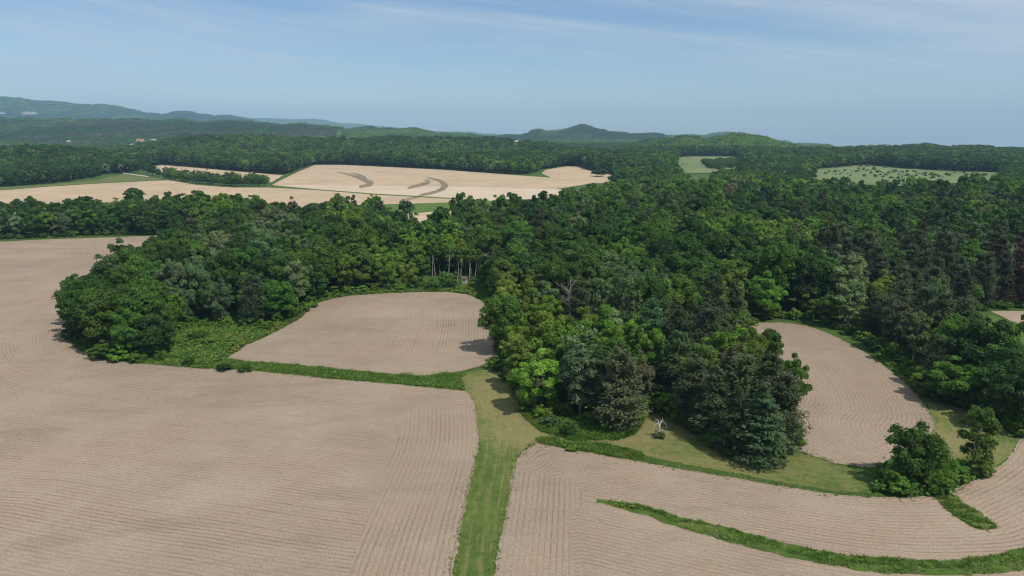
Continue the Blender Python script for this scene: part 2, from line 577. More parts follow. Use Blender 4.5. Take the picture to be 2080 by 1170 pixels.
def grass_material(name, cols, dry, scale=1.0, stripes=0.0, attr_dry=True):
    m, n, l, out = new_mat(name)
    p = principled(n, l, out, 0.85, 0.12)
    pos = position(n)
    a = noise_n(n, l, pos, 0.11 * scale, 5, 0.62, 0.7)
    b = noise_n(n, l, pos, 0.9 * scale, 5, 0.7, 0.3)
    c = noise_n(n, l, pos, 6.0 * scale, 4, 0.75)
    col = mix_c(n, l, ramp(n, l, a, 0.34, 0.66), cols[0], cols[1])
    col = mix_c(n, l, ramp(n, l, b, 0.42, 0.70, 0.0, 0.8), col, cols[2])
    if attr_dry:
        d = attr_n(n, 'dry').outputs['Fac']
        d = math_n(n, l, 'ADD', d, math_n(n, l, 'MULTIPLY_ADD', a, 1.1, -0.55))
        d = math_n(n, l, 'ADD', d, math_n(n, l, 'MULTIPLY_ADD', b, 0.9, -0.45))
        col = mix_c(n, l, ramp(n, l, d, 0.12, 0.95), col, dry)
    if stripes:
        s = attr_n(n, 'row_a').outputs['Fac']
        w = math_n(n, l, 'SINE', math_n(n, l, 'MULTIPLY', math_n(n, l, 'ADD', s, math_n(n, l, 'MULTIPLY', a, 0.8)), 4.2))
        spl = n.new('ShaderNodeSeparateXYZ'); l.new(pos, spl.inputs[0])
        cml = n.new('ShaderNodeCombineXYZ')
        l.new(math_n(n, l, 'MULTIPLY', s, 2.6), cml.inputs['X'])
        l.new(math_n(n, l, 'MULTIPLY', math_n(n, l, 'ADD', spl.outputs['X'], spl.outputs['Y']), 0.11), cml.inputs['Y'])
        stk = noise_n(n, l, cml.outputs[0], 1.0, 5, 0.7)
        col = mix_c(n, l, ramp(n, l, stk, 0.50, 0.66, 0.0, 0.60), col, dry)
        col = mix_c(n, l, ramp(n, l, stk, 0.48, 0.32, 0.0, 0.55), col, cols[0])
        w2 = noise_n(n, l, pos, 0.35, 3, 0.6)
        ww = math_n(n, l, 'MULTIPLY', ramp(n, l, w, 0.35, 1.0, 0.0, stripes), ramp(n, l, w2, 0.38, 0.60))
        col = mix_c(n, l, ww, col, dry)
        for centre in (1.25, 3.15):
            tr_ = math_n(n, l, 'ABSOLUTE', math_n(n, l, 'SUBTRACT', math_n(n, l, 'ADD', s, math_n(n, l, 'MULTIPLY_ADD', a, 0.7, -0.35)), centre))
            tk = math_n(n, l, 'MULTIPLY', ramp(n, l, tr_, 0.06, 0.30, 0.32, 0.0), ramp(n, l, b, 0.36, 0.58))
            col = mix_c(n, l, tk, col, dry)
    col = mix_c(n, l, ramp(n, l, c, 0.48, 0.26, 0.0, 0.6), col, tuple(x * 0.45 for x in cols[0]))
    l.new(col, p.inputs['Base Color'])
    bump(n, l, p, math_n(n, l, 'ADD', c, math_n(n, l, 'MULTIPLY', b, 1.2)), 0.7, 0.25)
    return m


M_GROUND = grass_material('rough_green_ground', [(0.040, 0.080, 0.015), (0.060, 0.105, 0.019), (0.080, 0.125, 0.024)], (0.13, 0.12, 0.045), attr_dry=False)
M_LAWN = grass_material('mown_grass', [(0.062, 0.110, 0.019), (0.100, 0.146, 0.028), (0.130, 0.160, 0.038)], (0.230, 0.200, 0.085), 1.0, 0.30)
M_STRIP = grass_material('long_grass_ground', [(0.060, 0.120, 0.018), (0.085, 0.145, 0.024), (0.105, 0.160, 0.030)], (0.15, 0.14, 0.05))
M_MEADOW = grass_material('far_meadow', [(0.130, 0.170, 0.062), (0.185, 0.205, 0.085), (0.095, 0.145, 0.048)], (0.30, 0.26, 0.13), 0.12, attr_dry=False)
M_WATERWAY = plain_material('grassed_waterway', (0.150, 0.120, 0.070), (0.225, 0.180, 0.112), 0.12)

# ------------------------------------------------------------------ polygons on the ground


def in_poly(x, y, poly):
    x = np.asarray(x); y = np.asarray(y)
    r = np.zeros(x.shape, bool)
    n = len(poly)
    for i in range(n):
        x0, y0 = poly[i]; x1, y1 = poly[(i + 1) % n]
        if y0 == y1:
            continue
        c = ((y0 > y) != (y1 > y)) & (x < (x1 - x0) * (y - y0) / (y1 - y0) + x0)
        r ^= c
    return r


def dist_line(x, y, line, closed=False):
    x = np.asarray(x, float); y = np.asarray(y, float)
    best = np.full(x.shape, 1e9)
    n = len(line)
    for i in range(n if closed else n - 1):
        ax, ay = line[i]; bx, by = line[(i + 1) % n]
        ex, ey = bx - ax, by - ay
        L = ex * ex + ey * ey + 1e-9
        t = np.clip(((x - ax) * ex + (y - ay) * ey) / L, 0, 1)
        best = np.minimum(best, np.hypot(x - ax - t * ex, y - ay - t * ey))
    return best


def smooth_line(pts, closed=False, per=6):
    """Catmull-Rom through the points"""
    P = np.asarray(pts, float)
    n = len(P)
    out = []
    for i in range(n if closed else n - 1):
        p0 = P[(i - 1) % n] if (closed or i > 0) else P[0]
        p1 = P[i]; p2 = P[(i + 1) % n]
        p3 = P[(i + 2) % n] if (closed or i < n - 2) else P[-1]
        # centripetal-ish tension keeps very uneven spacing from overshooting
        for k in range(per):
            t = k / per
            m1 = (p2 - p0) * 0.5; m2 = (p3 - p1) * 0.5
            L = np.linalg.norm(p2 - p1)
            for m in (m1, m2):
                q = np.linalg.norm(m)
                if q > L:
                    m *= L / q
            out.append((2 * t**3 - 3 * t**2 + 1) * p1 + (t**3 - 2 * t**2 + t) * m1 + (-2 * t**3 + 3 * t**2) * p2 + (t**3 - t**2) * m2)
    if not closed:
        out.append(P[-1])
    return np.array(out)


def resample(poly, step):
    out = []
    n = len(poly)
    for i in range(n):
        a = poly[i]; b = poly[(i + 1) % n]
        k = max(1, int(np.linalg.norm(b - a) / step))
        for j in range(k):
            out.append(a + (b - a) * j / k)
    return np.array(out)


def sheet(name, poly, z, mat, grid, step, rag=0.35, attrs=None, zf=None, **props):
    """one flat piece of ground with a slightly ragged edge; attrs: name -> function(x, y)"""
    P = resample(np.asarray(poly, float), step)
    if rag:
        q = (vnoise(P[:, 0] * 0.9, P[:, 1] * 0.9) - 0.5) * 2 * rag + (vnoise(P[:, 0] * 0.21 + 5, P[:, 1] * 0.21) - 0.5) * 2 * rag
        q2 = (vnoise(P[:, 0] * 0.9 + 40, P[:, 1] * 0.9 + 11) - 0.5) * 2 * rag
        q = q * .5 + RNG.normal(size=len(P)) * rag * (.42 if step < 1 else .1)
        q2 = q2 * .5 + RNG.normal(size=len(P)) * rag * (.42 if step < 1 else .1)
        P = P + np.stack([q, q2], 1)
    x0, y0 = P.min(0); x1, y1 = P.max(0)
    gx, gy = np.meshgrid(np.arange(x0 + grid / 2, x1, grid), np.arange(y0 + grid / 2, y1, grid))
    gx = gx.ravel() + RNG.uniform(-0.1, 0.1, gx.size) * grid
    gy = gy.ravel() + RNG.uniform(-0.1, 0.1, gy.size) * grid
    ok = in_poly(gx, gy, P)
    gx, gy = gx[ok], gy[ok]
    ok = dist_line(gx, gy, P[::2], True) > grid * 0.3 + rag
    pts = [Vector(p) for p in P] + [Vector((a, b)) for a, b in zip(gx[ok], gy[ok])]
    n = len(P)
    vs, es, fs, *_ = delaunay_2d_cdt(pts, [(i, (i + 1) % n) for i in range(n)], [], 1, 1e-4)
    V = np.array([(v[0], v[1], 0) for v in vs])
    V[:, 2] = z if zf is None else zf(V[:, 0], V[:, 1]) + z
    F = np.array([f for f in fs if len(f) == 3], int)
    # face up
    a, b, c = V[F[:, 0]], V[F[:, 1]], V[F[:, 2]]
    cr = (b[:, 0] - a[:, 0]) * (c[:, 1] - a[:, 1]) - (b[:, 1] - a[:, 1]) * (c[:, 0] - a[:, 0])
    F[cr < 0] = F[cr < 0][:, ::-1]
    at = {k: fn(V[:, 0], V[:, 1]) for k, fn in (attrs or {}).items()}
    o = link(name, build_mesh(name, V, F, [mat], None, at, True))
    o['kind'] = 'structure'
    for k, v in props.items():
        o[k] = v
    return o


# --- lines read off the photograph, put on the ground
LANE_L = flats([(880, 1420), (918, 1170), (935, 1080), (950, 1012), (964, 952), (972, 900), (969, 850), (961, 812), (948, 794)])
LANE_R = flats([(960, 1420), (1001, 1170), (1014, 1100), (1029, 1020), (1040, 960), (1052, 930), (1070, 908), (1092, 899)])
STRIP_LOW = flats([(948, 794), (880, 788), (800, 780), (700, 772), (600, 762), (500, 752), (400, 748), (330, 742), (262, 737)])
GROVE_W = flats([(262, 737), (205, 727), (158, 710), (136, 685), (145, 658), (176, 630), (230, 586), (302, 553), (386, 524), (424, 500), (402, 480)])
BAND_N = flats([(402, 480), (320, 479), (200, 483), (80, 487), (0, 491), (-200, 497), (-500, 510)])
LEFT_FIELD = np.concatenate([smooth_line(LANE_L), smooth_line(STRIP_LOW)[1:], smooth_line(GROVE_W)[1:], smooth_line(BAND_N)[1:], flats([(-700, 700), (-900, 1420)])])
GUIDE_LEFT = np.concatenate([smooth_line(STRIP_LOW), smooth_line(GROVE_W)[1:]])

OVAL_R = flats([(930, 755), (975, 743), (1000, 725), (1004, 690), (999, 645), (985, 618), (955, 600), (905, 593)])
OVAL_T = flats([(905, 593), (830, 594), (750, 598), (685, 605), (635, 621), (612, 645), (562, 672), (500, 701), (456, 728)])
OVAL_B = flats([(456, 728), (500, 734), (600, 741), (700, 751), (800, 761), (868, 764), (930, 755)])
OVAL_FIELD = np.concatenate([smooth_line(OVAL_R), smooth_line(OVAL_T)[1:], smooth_line(OVAL_B)[1:-1]])

RF_R = flats([(1545, 655), (1600, 656), (1660, 668), (1720, 695), (1780, 731), (1830, 771), (1870, 811), (1893, 845), (1897, 868), (1884, 886)])
RIGHT_FIELD = np.concatenate([smooth_line(RF_R), smooth_line(flats([(1884, 886), (1850, 900), (1810, 930), (1772, 948), (1700, 941), (1650, 925), (1612, 908), (1604, 868), (1585, 800), (1560, 740), (1535, 695), (1512, 666), (1545, 655)]))[1:-1]])

LOW_TOP = flats([(1052, 930), (1092, 901), (1160, 913), (1260, 931), (1400, 956), (1500, 973), (1600, 990), (1700, 1004), (1780, 1010), (1850, 1009), (1905, 1006), (1945, 990), (2000, 966), (2048, 930), (2078, 880), (2105, 800), (2120, 740)])
LOW_FIELD = np.concatenate([smooth_line(LANE_R[:-1])[:-1], smooth_line(LOW_TOP)[1:], flats([(2500, 740), (2700, 900), (2900, 1420)])])
STRIP2_T = [(1213, 1014), (1300, 1028), (1400, 1055), (1460, 1068), (1560, 1095), (1660, 1118), (1760, 1131), (1900, 1139), (2000, 1131), (2080, 1112), (2200, 1078), (2400, 1010)]
STRIP2_B = [(2400, 1080), (2200, 1145), (2080, 1160), (2000, 1166), (1900, 1168), (1800, 1164), (1700, 1151), (1600, 1131), (1500, 1107), (1400, 1078), (1300, 1044), (1216, 1020)]
STRIP2 = np.concatenate([smooth_line(flats(STRIP2_T)), smooth_line(flats(STRIP2_B))])

# lawn: lane, junction and the mown ground round the two clumps
LAWN = np.concatenate([
    smooth_line(LANE_R), flats([(1160, 896), (1250, 912), (1330, 931), (1400, 945), (1500, 963), (1600, 982), (1700, 998), (1768, 1002)]),
    flats([(1776, 975), (1700, 942), (1640, 925), (1600, 915), (1560, 890), (1480, 850), (1380, 838), (1332, 822), (1312, 836), (1306, 858), (1286, 882), (1250, 893), (1200, 893), (1150, 889), (1100, 878), (1080, 860), (1062, 840), (1046, 800), (1030, 762)]),
    flats([(1000, 752), (972, 752), (945, 757), (938, 766), (944, 782), (948, 794)]), smooth_line(LANE_L)[::-1][1:]])
LAWN_EAST = flats([(1898, 872), (1893, 842), (1872, 808), (1890, 800), (1925, 822), (1960, 835), (2010, 850), (2060, 890), (2078, 884), (2050, 928), (2002, 962), (1960, 950), (1925, 930), (1890, 925), (1860, 900), (1882, 888)])

# ---- far fields
FAR_A = flats([(-420, 425), (-100, 398), (0, 387), (100, 379), (200, 373), (300, 368), (345, 366), (400, 376), (470, 381), (545, 381), (640, 385), (700, 390), (760, 395), (860, 400), (940, 405), (1000, 410), (1000, 430), (780, 448), (400, 446), (0, 450), (-420, 470)])
FAR_B = flats([(552, 376), (575, 364), (605, 349), (640, 335), (700, 335), (760, 338), (900, 345), (1050, 356), (1120, 361), (1180, 366), (1210, 371), (1130, 384), (900, 379), (700, 377)])
FAR_B2 = flats([(552, 376), (700, 377), (900, 379), (1130, 384), (1200, 390), (1180, 400), (1000, 408), (940, 404), (860, 399), (760, 394), (640, 384)])
FAR_C = flats([(1100, 352), (1108, 345), (1150, 338), (1172, 338), (1195, 346), (1246, 356), (1247, 372), (1205, 372), (1180, 366), (1120, 361)])
FAR_D = flats([(285, 343), (330, 335), (400, 341), (500, 350), (575, 356), (552, 370), (480, 360), (380, 352), (300, 349)])
GREEN_STRIP = flats([(700, 418), (780, 415), (922, 411), (1000, 408), (1000, 424), (922, 427), (780, 438), (700, 442)])
FAR_E = flats([(690, 444), (780, 440), (922, 429), (1000, 426), (1000, 470), (690, 470)])
GREY_STRIP = flats([(-420, 440), (0, 419), (120, 416), (260, 414), (270, 440), (0, 446), (-420, 466)])
LEFT_MEADOW = flats([(-420, 415), (-100, 394), (0, 381), (60, 378), (120, 373), (200, 366), (236, 354), (262, 354), (300, 360), (345, 365), (300, 367), (200, 372), (100, 378), (0, 386), (-100, 397), (-420, 424)])
RIGHT_SMALL = flats([(2012, 632), (2110, 632), (2110, 672), (2055, 652)])
RIGHT_GREEN = flats([(2008, 640), (2055, 653), (2110, 673), (2110, 715), (2045, 690), (2008, 668)])
RIGHT_SMALL2 = flats([(2050, 700), (2110, 716), (2120, 740), (2078, 880), (2062, 760)])
BAND_GREEN = flats([(1245, 372), (1246, 357), (1320, 362), (1330, 372)])


def hits(pts):
    return np.array([hit(a, b)[:2] for a, b in pts])


MEADOW_1 = hits([(1368, 320), (1420, 318), (1500, 318), (1512, 326), (1470, 331), (1440, 334), (1452, 344), (1440, 350), (1400, 350), (1384, 336)])
MEADOW_2 = hits([(1630, 347), (1700, 341), (1760, 335), (1850, 344), (1950, 349), (2040, 351), (2040, 356), (1900, 361), (1830, 367), (1720, 357)])

CLEARINGS = [hits(q) for q in ([(1036, 285), (1066, 284), (1064, 288), (1040, 289)], [(1098, 299), (1124, 300), (1122, 303.5), (1100, 303)], [(1225, 306), (1258, 307), (1256, 310), (1228, 310)], [(676, 263), (700, 261.5), (698, 264.5), (680, 266)], [(245, 294), (282, 292), (278, 296), (250, 297)])]

# ------------------------------------------------------------------ ground sheet
rr = np.concatenate([np.linspace(12, 500, 30)[:-1], np.geomspace(500, 14000, 340)])
aa = np.radians(np.concatenate([np.linspace(-85, -42, 20)[:-1], np.linspace(-42, 42, 300), np.linspace(42, 85, 20)[1:]]))
RR, AA = np.meshgrid(rr, aa, indexing='ij')
GX, GY = RR * np.sin(AA), RR * np.cos(AA)
GZ = height(GX, GY)
nr, na = RR.shape
ii = (np.arange(nr - 1)[:, None] * na + np.arange(na - 1)[None, :]).ravel()
gf = np.stack([ii, ii + na, ii + na + 1, ii + 1], 1)[:, ::-1]
link('ground', build_mesh('ground', np.stack([GX.ravel(), GY.ravel(), GZ.ravel()], 1), gf, [M_GROUND], None, None, True), kind='structure')

# ------------------------------------------------------------------ haze
hz = Geo(); hz.box((-15000, -400, float(GZ.min()) - 1.0), (15000, 14600, float(GZ.max()) + 30.0))
m_haze, n_, l_, out_ = new_mat('pale_air')
pv = n_.new('ShaderNodeVolumePrincipled')
pv.inputs['Color'].default_value = (0.46, 0.74, 1.0, 1)
pv.inputs['Density'].default_value = 0.000085
pv.inputs['Anisotropy'].default_value = 0.0
l_.new(pv.outputs[0], out_.inputs['Volume'])
link('haze', hz.mesh('haze', m_haze), kind='stuff')

# ------------------------------------------------------------------ fields and grass
LANE_S, OVAL_BT = smooth_line(LANE_L), np.concatenate([smooth_line(OVAL_T), smooth_line(OVAL_B)[1:]])


def lim_left(x, y):
    return np.where((dist_line(x, y, LANE_S) < 12.4) & (dist_line(x, y, STRIP_LOW) > 10.5), 1.0, 0.0)


def lane_low(x, y):
    return dist_line(x, y, smooth_line(LANE_R))


LOWTOP_S = smooth_line(LOW_TOP)
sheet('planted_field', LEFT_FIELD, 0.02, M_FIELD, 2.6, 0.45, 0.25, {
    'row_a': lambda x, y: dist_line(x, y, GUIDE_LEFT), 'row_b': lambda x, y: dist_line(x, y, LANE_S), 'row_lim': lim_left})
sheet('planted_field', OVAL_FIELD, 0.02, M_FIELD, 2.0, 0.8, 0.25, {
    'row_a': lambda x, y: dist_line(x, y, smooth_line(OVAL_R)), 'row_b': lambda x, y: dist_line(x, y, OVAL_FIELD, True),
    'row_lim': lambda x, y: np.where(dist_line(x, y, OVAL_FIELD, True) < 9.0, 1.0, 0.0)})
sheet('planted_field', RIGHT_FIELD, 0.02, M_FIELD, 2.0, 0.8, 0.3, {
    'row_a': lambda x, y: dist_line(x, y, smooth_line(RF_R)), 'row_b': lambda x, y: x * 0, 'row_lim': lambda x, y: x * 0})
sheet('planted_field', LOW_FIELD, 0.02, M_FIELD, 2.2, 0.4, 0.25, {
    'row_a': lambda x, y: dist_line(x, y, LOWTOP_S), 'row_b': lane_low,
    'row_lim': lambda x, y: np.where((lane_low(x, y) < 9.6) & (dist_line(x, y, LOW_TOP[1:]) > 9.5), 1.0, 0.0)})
for poly in (RIGHT_SMALL, RIGHT_SMALL2):
    sheet('planted_field', poly, 0.024, M_FIELD, 4, 1.5, 0.4, {'row_a': lambda x, y: x, 'row_b': lambda x, y: y, 'row_lim': lambda x, y: x * 0})


def dry_lawn(x, y):
    j = flat(1000, 800); k = flat(1180, 890); q = flat(1310, 870); r2 = flat(1450, 940)
    d = 0.7 * np.exp(-((x - j[0]) ** 2 / 40 + (y - j[1]) ** 2 / 200))
    d += 0.7 * np.exp(-((x - flat(1065, 880)[0]) ** 2 / 30 + (y - flat(1065, 880)[1]) ** 2 / 90))
    d += 0.45 * np.exp(-((x - k[0]) ** 2 / 90 + (y - k[1]) ** 2 / 30)) + 0.45 * np.exp(-((x - q[0]) ** 2 / 20 + (y - q[1]) ** 2 / 60))
    d += 0.35 * np.exp(-((x - r2[0]) ** 2 / 300 + (y - r2[1]) ** 2 / 20))
    lane_c = flat(1000, 943)
    d += 0.5 * np.exp(-((y - lane_c[1] - 0.05 * (x - lane_c[0])) / 0.55) ** 2) * (np.abs(x - lane_c[0]) < 5)
    d -= 0.55 * np.exp(-((y - flat(1000, 965)[1]) / 1.1) ** 2) * (np.abs(x - lane_c[0]) < 5)
    d += 0.30 * (x > flat(1090, 890)[0])
    d += 0.25 * np.clip((y - flat(1000, 940)[1]) / 12, 0, 1) * (x < flat(1100, 860)[0])
    d += 0.45 * np.exp(-((x - flat(1930, 900)[0]) ** 2 / 60 + (y - flat(1930, 900)[1]) ** 2 / 80))
    return d


sheet('grass_lane', LAWN, 0.03, M_LAWN, 1.8, 0.4, 0.28, {'row_a': lambda x, y: np.where(dist_line(x, y, LANE_S) < 8, dist_line(x, y, LANE_S), dist_line(x, y, LOWTOP_S)), 'dry': dry_lawn})
sheet('lawn', LAWN_EAST, 0.034, M_LAWN, 1.8, 0.8, 0.3, {'row_a': lambda x, y: dist_line(x, y, RF_R), 'dry': dry_lawn})
sheet('lawn', RIGHT_GREEN, 0.034, M_STRIP, 4, 1.5, 0.4, {'dry': lambda x, y: x * 0 + 0.1})
sheet('grass_strip', STRIP2, 0.045, M_STRIP, 1.5, 0.6, 0.35, {'dry': lambda x, y: x * 0 + 0.15})
WATERWAY = smooth_line(flats([(1893, 1003), (1925, 1000), (1950, 1018), (1990, 1045), (2018, 1062), (2020, 1075), (1985, 1074), (1945, 1052), (1915, 1028)]), True)
sheet('grass_strip', WATERWAY, 0.048, M_STRIP, 1.2, 0.4, 0.7, {'dry': lambda x, y: x * 0 + 0.45})

rows0 = {'row_a': lambda x, y: y * 0.97 - x * 0.12, 'row_b': lambda x, y: x, 'row_lim': lambda x, y: x * 0}
sheet('stubble_field', FAR_A, 0.03, M_FARFIELD, 14, 5, 1.2, rows0)
sheet('stubble_field', FAR_B, 0.036, M_FARFIELD, 14, 5, 0.8, rows0)
sheet('stubble_field', FAR_B2, 0.042, M_FARPALE, 14, 5, 0.8, rows0)
sheet('stubble_field', FAR_C, 0.048, M_FARFIELD, 14, 5, 1.2, rows0)
sheet('stubble_field', FAR_D, 0.03, M_FARFIELD, 14, 5, 1.2, rows0)
sheet('stubble_field', FAR_E, 0.036, M_FARFIELD, 10, 4, 0.8, rows0)
M_GREYSOIL = field_material('grey_bare_soil', (0.22, 0.175, 0.14), (0.33, 0.28, 0.235), (0.31, 0.26, 0.215), row=2.6, amp=0.3)
sheet('stubble_field', GREY_STRIP, 0.05, M_GREYSOIL, 14, 5, 1.5, rows0)
sheet('grass_strip', GREEN_STRIP, 0.054, M_STRIP, 10, 4, 0.8, {'dry': lambda x, y: x * 0 + 0.25})
sheet('meadow', LEFT_MEADOW, 0.06, M_STRIP, 14, 5, 1.0, {'dry': lambda x, y: x * 0 + 0.55})
sheet('meadow', BAND_GREEN, 0.06, M_MEADOW, 14, 5, 1.0)
sheet('meadow', hits([(1364, 318), (1420, 316), (1500, 316), (1516, 326), (1514, 338), (1470, 352), (1394, 353), (1378, 338)]), 0.5, M_MEADOW, 18, 7, 5.0, None, height)
sheet('meadow', hits([(1610, 350), (1700, 338), (1760, 333), (1850, 342), (1950, 347), (2060, 349), (2060, 368), (1900, 374), (1830, 380), (1700, 374), (1630, 362)]), 0.5, M_MEADOW, 18, 7, 7.0, None, height)
for q in CLEARINGS:
    sheet('meadow', q, 0.8, M_FARPALE, 30, 12, 3.0, rows0, height)


def ribbon(pts):
    """centre line and widths as the photograph shows them -> ground polygon"""
    P = smooth_line(np.array(pts, float))
    c, w = P[:, :2], P[:, 2]
    t = np.gradient(c, axis=0)
    t /= np.linalg.norm(t, axis=1)[:, None] + 1e-9
    nx, ny = -t[:, 1], t[:, 0]
    hw = 1.15 * w * np.hypot(nx, 0.42 * ny)
    a, b = c + np.stack([nx, ny], 1) * hw[:, None], c - np.stack([nx, ny], 1) * hw[:, None]
    return flats(list(a) + list(b)[::-1])


for i, r in enumerate([
        [(686, 349.5, 1.5), (706, 354, 3.5), (726, 360, 5), (742, 367, 6), (752, 372, 6.5), (744, 377, 6), (732, 379, 4.5), (738, 382, 1.5)],
        [(712, 351, 1.2), (726, 354, 3), (738, 360, 4), (744, 366, 4)],
        [(828, 383, 2.5), (838, 379.5, 5), (854, 376, 6), (868, 371, 5), (868, 367, 3.5), (862, 365.5, 1.5)],
        [(863, 359.5, 1.2), (878, 363, 3), (892, 367, 4.5), (900, 373, 5.5), (903, 378, 6), (896, 385, 5.5), (880, 391, 5), (860, 395.5, 4.5), (846, 401, 4), (826, 405, 3.5), (816, 408, 3.5), (818, 411, 1.5)]]):
    sheet('waterway', ribbon(r), 0.066 + 0.006 * i, M_WATERWAY, 8, 3, 0.6)
sheet('grass_strip', flats([(540, 379), (640, 384), (760, 393.3), (860, 398.8), (940, 403.8), (940, 405.8), (860, 401), (760, 395.4), (640, 386), (540, 381)]), 0.095, M_STRIP, 8, 3, 0.4, {'dry': lambda x, y: x * 0 - 0.1})

# ------------------------------------------------------------------ tree shapes


def sphere_dirs(n, rng, zmin=-1.0):
    i = np.arange(n) + 0.5
    z = 1 - (1 - zmin) * i / n
    ph = i * 2.39996 + rng.uniform(0, 6.28)
    r = np.sqrt(np.maximum(0, 1 - z * z))
    return np.stack([r * np.cos(ph), r * np.sin(ph), z], 1)


def limb(p0, p1, rng, bend=0.12, k=5):
    t = np.linspace(0, 1, k)[:, None]
    L = np.linalg.norm(np.subtract(p1, p0))
    off = rng.normal(size=3) * bend * L
    return np.asarray(p0) * (1 - t) + np.asarray(p1) * t + off * (np.sin(t * PI)) * 0.6


def broadleaf(seed, n_spray, H=12.0, R=4.5, lobes=26, leaf=0.34, base=0.24, shape=1.0, loose=0.0, trunk_r=0.24):
    """trunk with limbs and a crown made of leafy lobes; returns trunk Geo, crown Geo"""
    rng = np.random.default_rng(seed)
    tr, cr = Geo(), Geo()
    z0 = H * base
    cz, hz_ = (z0 + H) / 2, (H - z0) / 2
    lean = rng.normal(size=2) * 0.04 * H
    tp = np.array([[0, 0, -0.3], [lean[0] * .2, lean[1] * .2, H * .2], [lean[0] * .6, lean[1] * .6, H * .45], [lean[0], lean[1], H * .78]])
    tr.tube(tp, [trunk_r * 1.25, trunk_r, trunk_r * .7, trunk_r * .2], 7)
    lobes = int(lobes * 1.55)
    d = sphere_dirs(lobes, rng, -0.85)
    d = d + rng.normal(size=d.shape) * 0.16
    d /= np.linalg.norm(d, axis=1)[:, None]
    egg = np.where(d[:, 2:3] < 0, 0.92, 1.0)
    ecc = np.array([R * rng.uniform(.86, 1.1), R * rng.uniform(.86, 1.1), hz_ * shape])
    rad = rng.uniform(0.20, 0.36, lobes) * R
    rad[rng.random(lobes) < 0.22] *= 0.7
    reach = rng.uniform(0.52, 0.94, lobes)
    far = rng.random(lobes) < 0.20
    reach[far] = rng.uniform(0.92, 1.12, far.sum()); rad[far] *= 0.72
    c = d * ecc * reach[:, None] * egg + np.array([lean[0] * .8, lean[1] * .8, cz])
    # a few inner lobes to close the crown
    for i in range(lobes):
        if i % 3 == 0:
            j0 = tp[2] if c[i, 2] > H * .5 else tp[1] + (tp[2] - tp[1]) * .6
            tr.tube(limb(j0, c[i], rng), np.linspace(trunk_r * .38, 0.03, 5), 5)
    w = rad ** 2
    cnt = np.maximum(8, (n_spray * w / w.sum())).astype(int)
    lobe_var = rng.uniform(-0.20, 0.20, lobes)
    for i in range(lobes):
        m = cnt[i]
        q = rng.normal(size=(m, 3)); q /= np.linalg.norm(q, axis=1)[:, None]
        q[:, 2] = np.where(q[:, 2] < -0.35, -q[:, 2], q[:, 2])
        # bumpy lobe: second level clumps
        kk = rng.normal(size=(9, 3)); kk /= np.linalg.norm(kk, axis=1)[:, None]
        near = (q @ kk.T).max(1)
        rr_ = rad[i] * (0.70 + 0.34 * np.clip((near - 0.55) / 0.45, 0, 1) + rng.normal(size=m) * (0.08 + loose))
        inner = rng.random(m) < 0.16
        rr_[inner] *= rng.uniform(0.3, 0.8, inner.sum())
        p = c[i] + q * rr_[:, None] * np.array([1, 1, 0.92])
        nr_ = q * 0.95 + np.array([0, 0, 0.30]) + rng.normal(size=(m, 3)) * 0.55
        sz = leaf * rng.uniform(0.65, 1.35, m)
        v = np.clip(0.5 + lobe_var[i] + rng.normal(size=m) * 0.16, 0.02, 0.98)
        cr.sprays(p, nr_, sz, 0.62, rng, v)
    return tr, cr


def pine(seed, n_spray, H=15.0, R=3.6, whorls=15, per=7, leaf=0.34, base=0.14, cone=0.8, droop=0.10, top=0.08, trunk_r=0.2, fan=0.42, rough=0.10):
    """conifer: straight stem, whorls of boughs carrying flat needle sprays"""
    rng = np.random.default_rng(seed)
    tr, cr = Geo(), Geo()
    tr.tube([[0, 0, -.3], [0.03, 0, H * .3], [0.0, 0.05, H * .65], [0, 0, H * .97]], [trunk_r * 1.2, trunk_r, trunk_r * .6, 0.03], 7)
    nb = whorls * per
    m0 = max(6, int(n_spray / nb))
    for w in range(whorls):
        u = (w + rng.uniform(-.25, .25)) / whorls
        z = H * (base + (1 - base - 0.03) * max(u, 0))
        prof = (1 - max(u, 0)) ** cone
        prof = prof * (0.75 + 0.25 * min(1, u * 5)) + top
        for b in range(per):
            a = 2 * PI * (b + rng.uniform(-.4, .4)) / per + w * 1.1
            L = R * prof * rng.uniform(0.60, 1.18) * (1.0 if rng.random() > rough * .5 else .6)
            z = H * (base + (1 - base - 0.03) * max(u, 0)) + rng.normal() * H * 0.03 * rough * 4
            dirv = np.array([math.cos(a), math.sin(a), 0])
            side = np.array([-math.sin(a), math.cos(a), 0])
            t = rng.random(m0) ** 0.62
            s = rng.normal(size=m0) * fan * L * (0.18 + 0.55 * t * (1.15 - t) * 2)
            rise = 0.16 * L * (1 - u * 0.4) * t - droop * L * 2.6 * t ** 2 + 0.20 * L * t ** 3
            p = np.array([0, 0, z]) + dirv * (L * t)[:, None] + side * s[:, None] + np.array([0, 0, 1]) * (rise - np.abs(s) * 0.18 + rng.normal(size=m0) * rough * (0.5 + L * .15))[:, None]
            al = dirv * 1.0 + side * (np.sign(s) * 0.7)[:, None] + rng.normal(size=(m0, 3)) * 0.35 + np.array([0, 0, 0.1])
            nr_ = np.array([0, 0, 1.0]) + dirv * 0.25 + rng.normal(size=(m0, 3)) * 0.45
            v = np.clip(0.5 + rng.normal() * 0.10 + rng.normal(size=m0) * 0.17, 0.02, 0.98)
            cr.sprays(p, nr_, leaf * rng.uniform(.7, 1.3, m0), 0.42, rng, v, al)
            if b % 2 == 0:
                e = np.array([0, 0, z]) + dirv * L * .8 + np.array([0, 0, 0.16 * L * .8 - droop * L * 2.6 * .64 + .2 * L * .51])
                tr.tube(limb([0, 0, z], e, rng, 0.04, 4), [0.05, .04, .03, .015], 4)
    return tr, cr


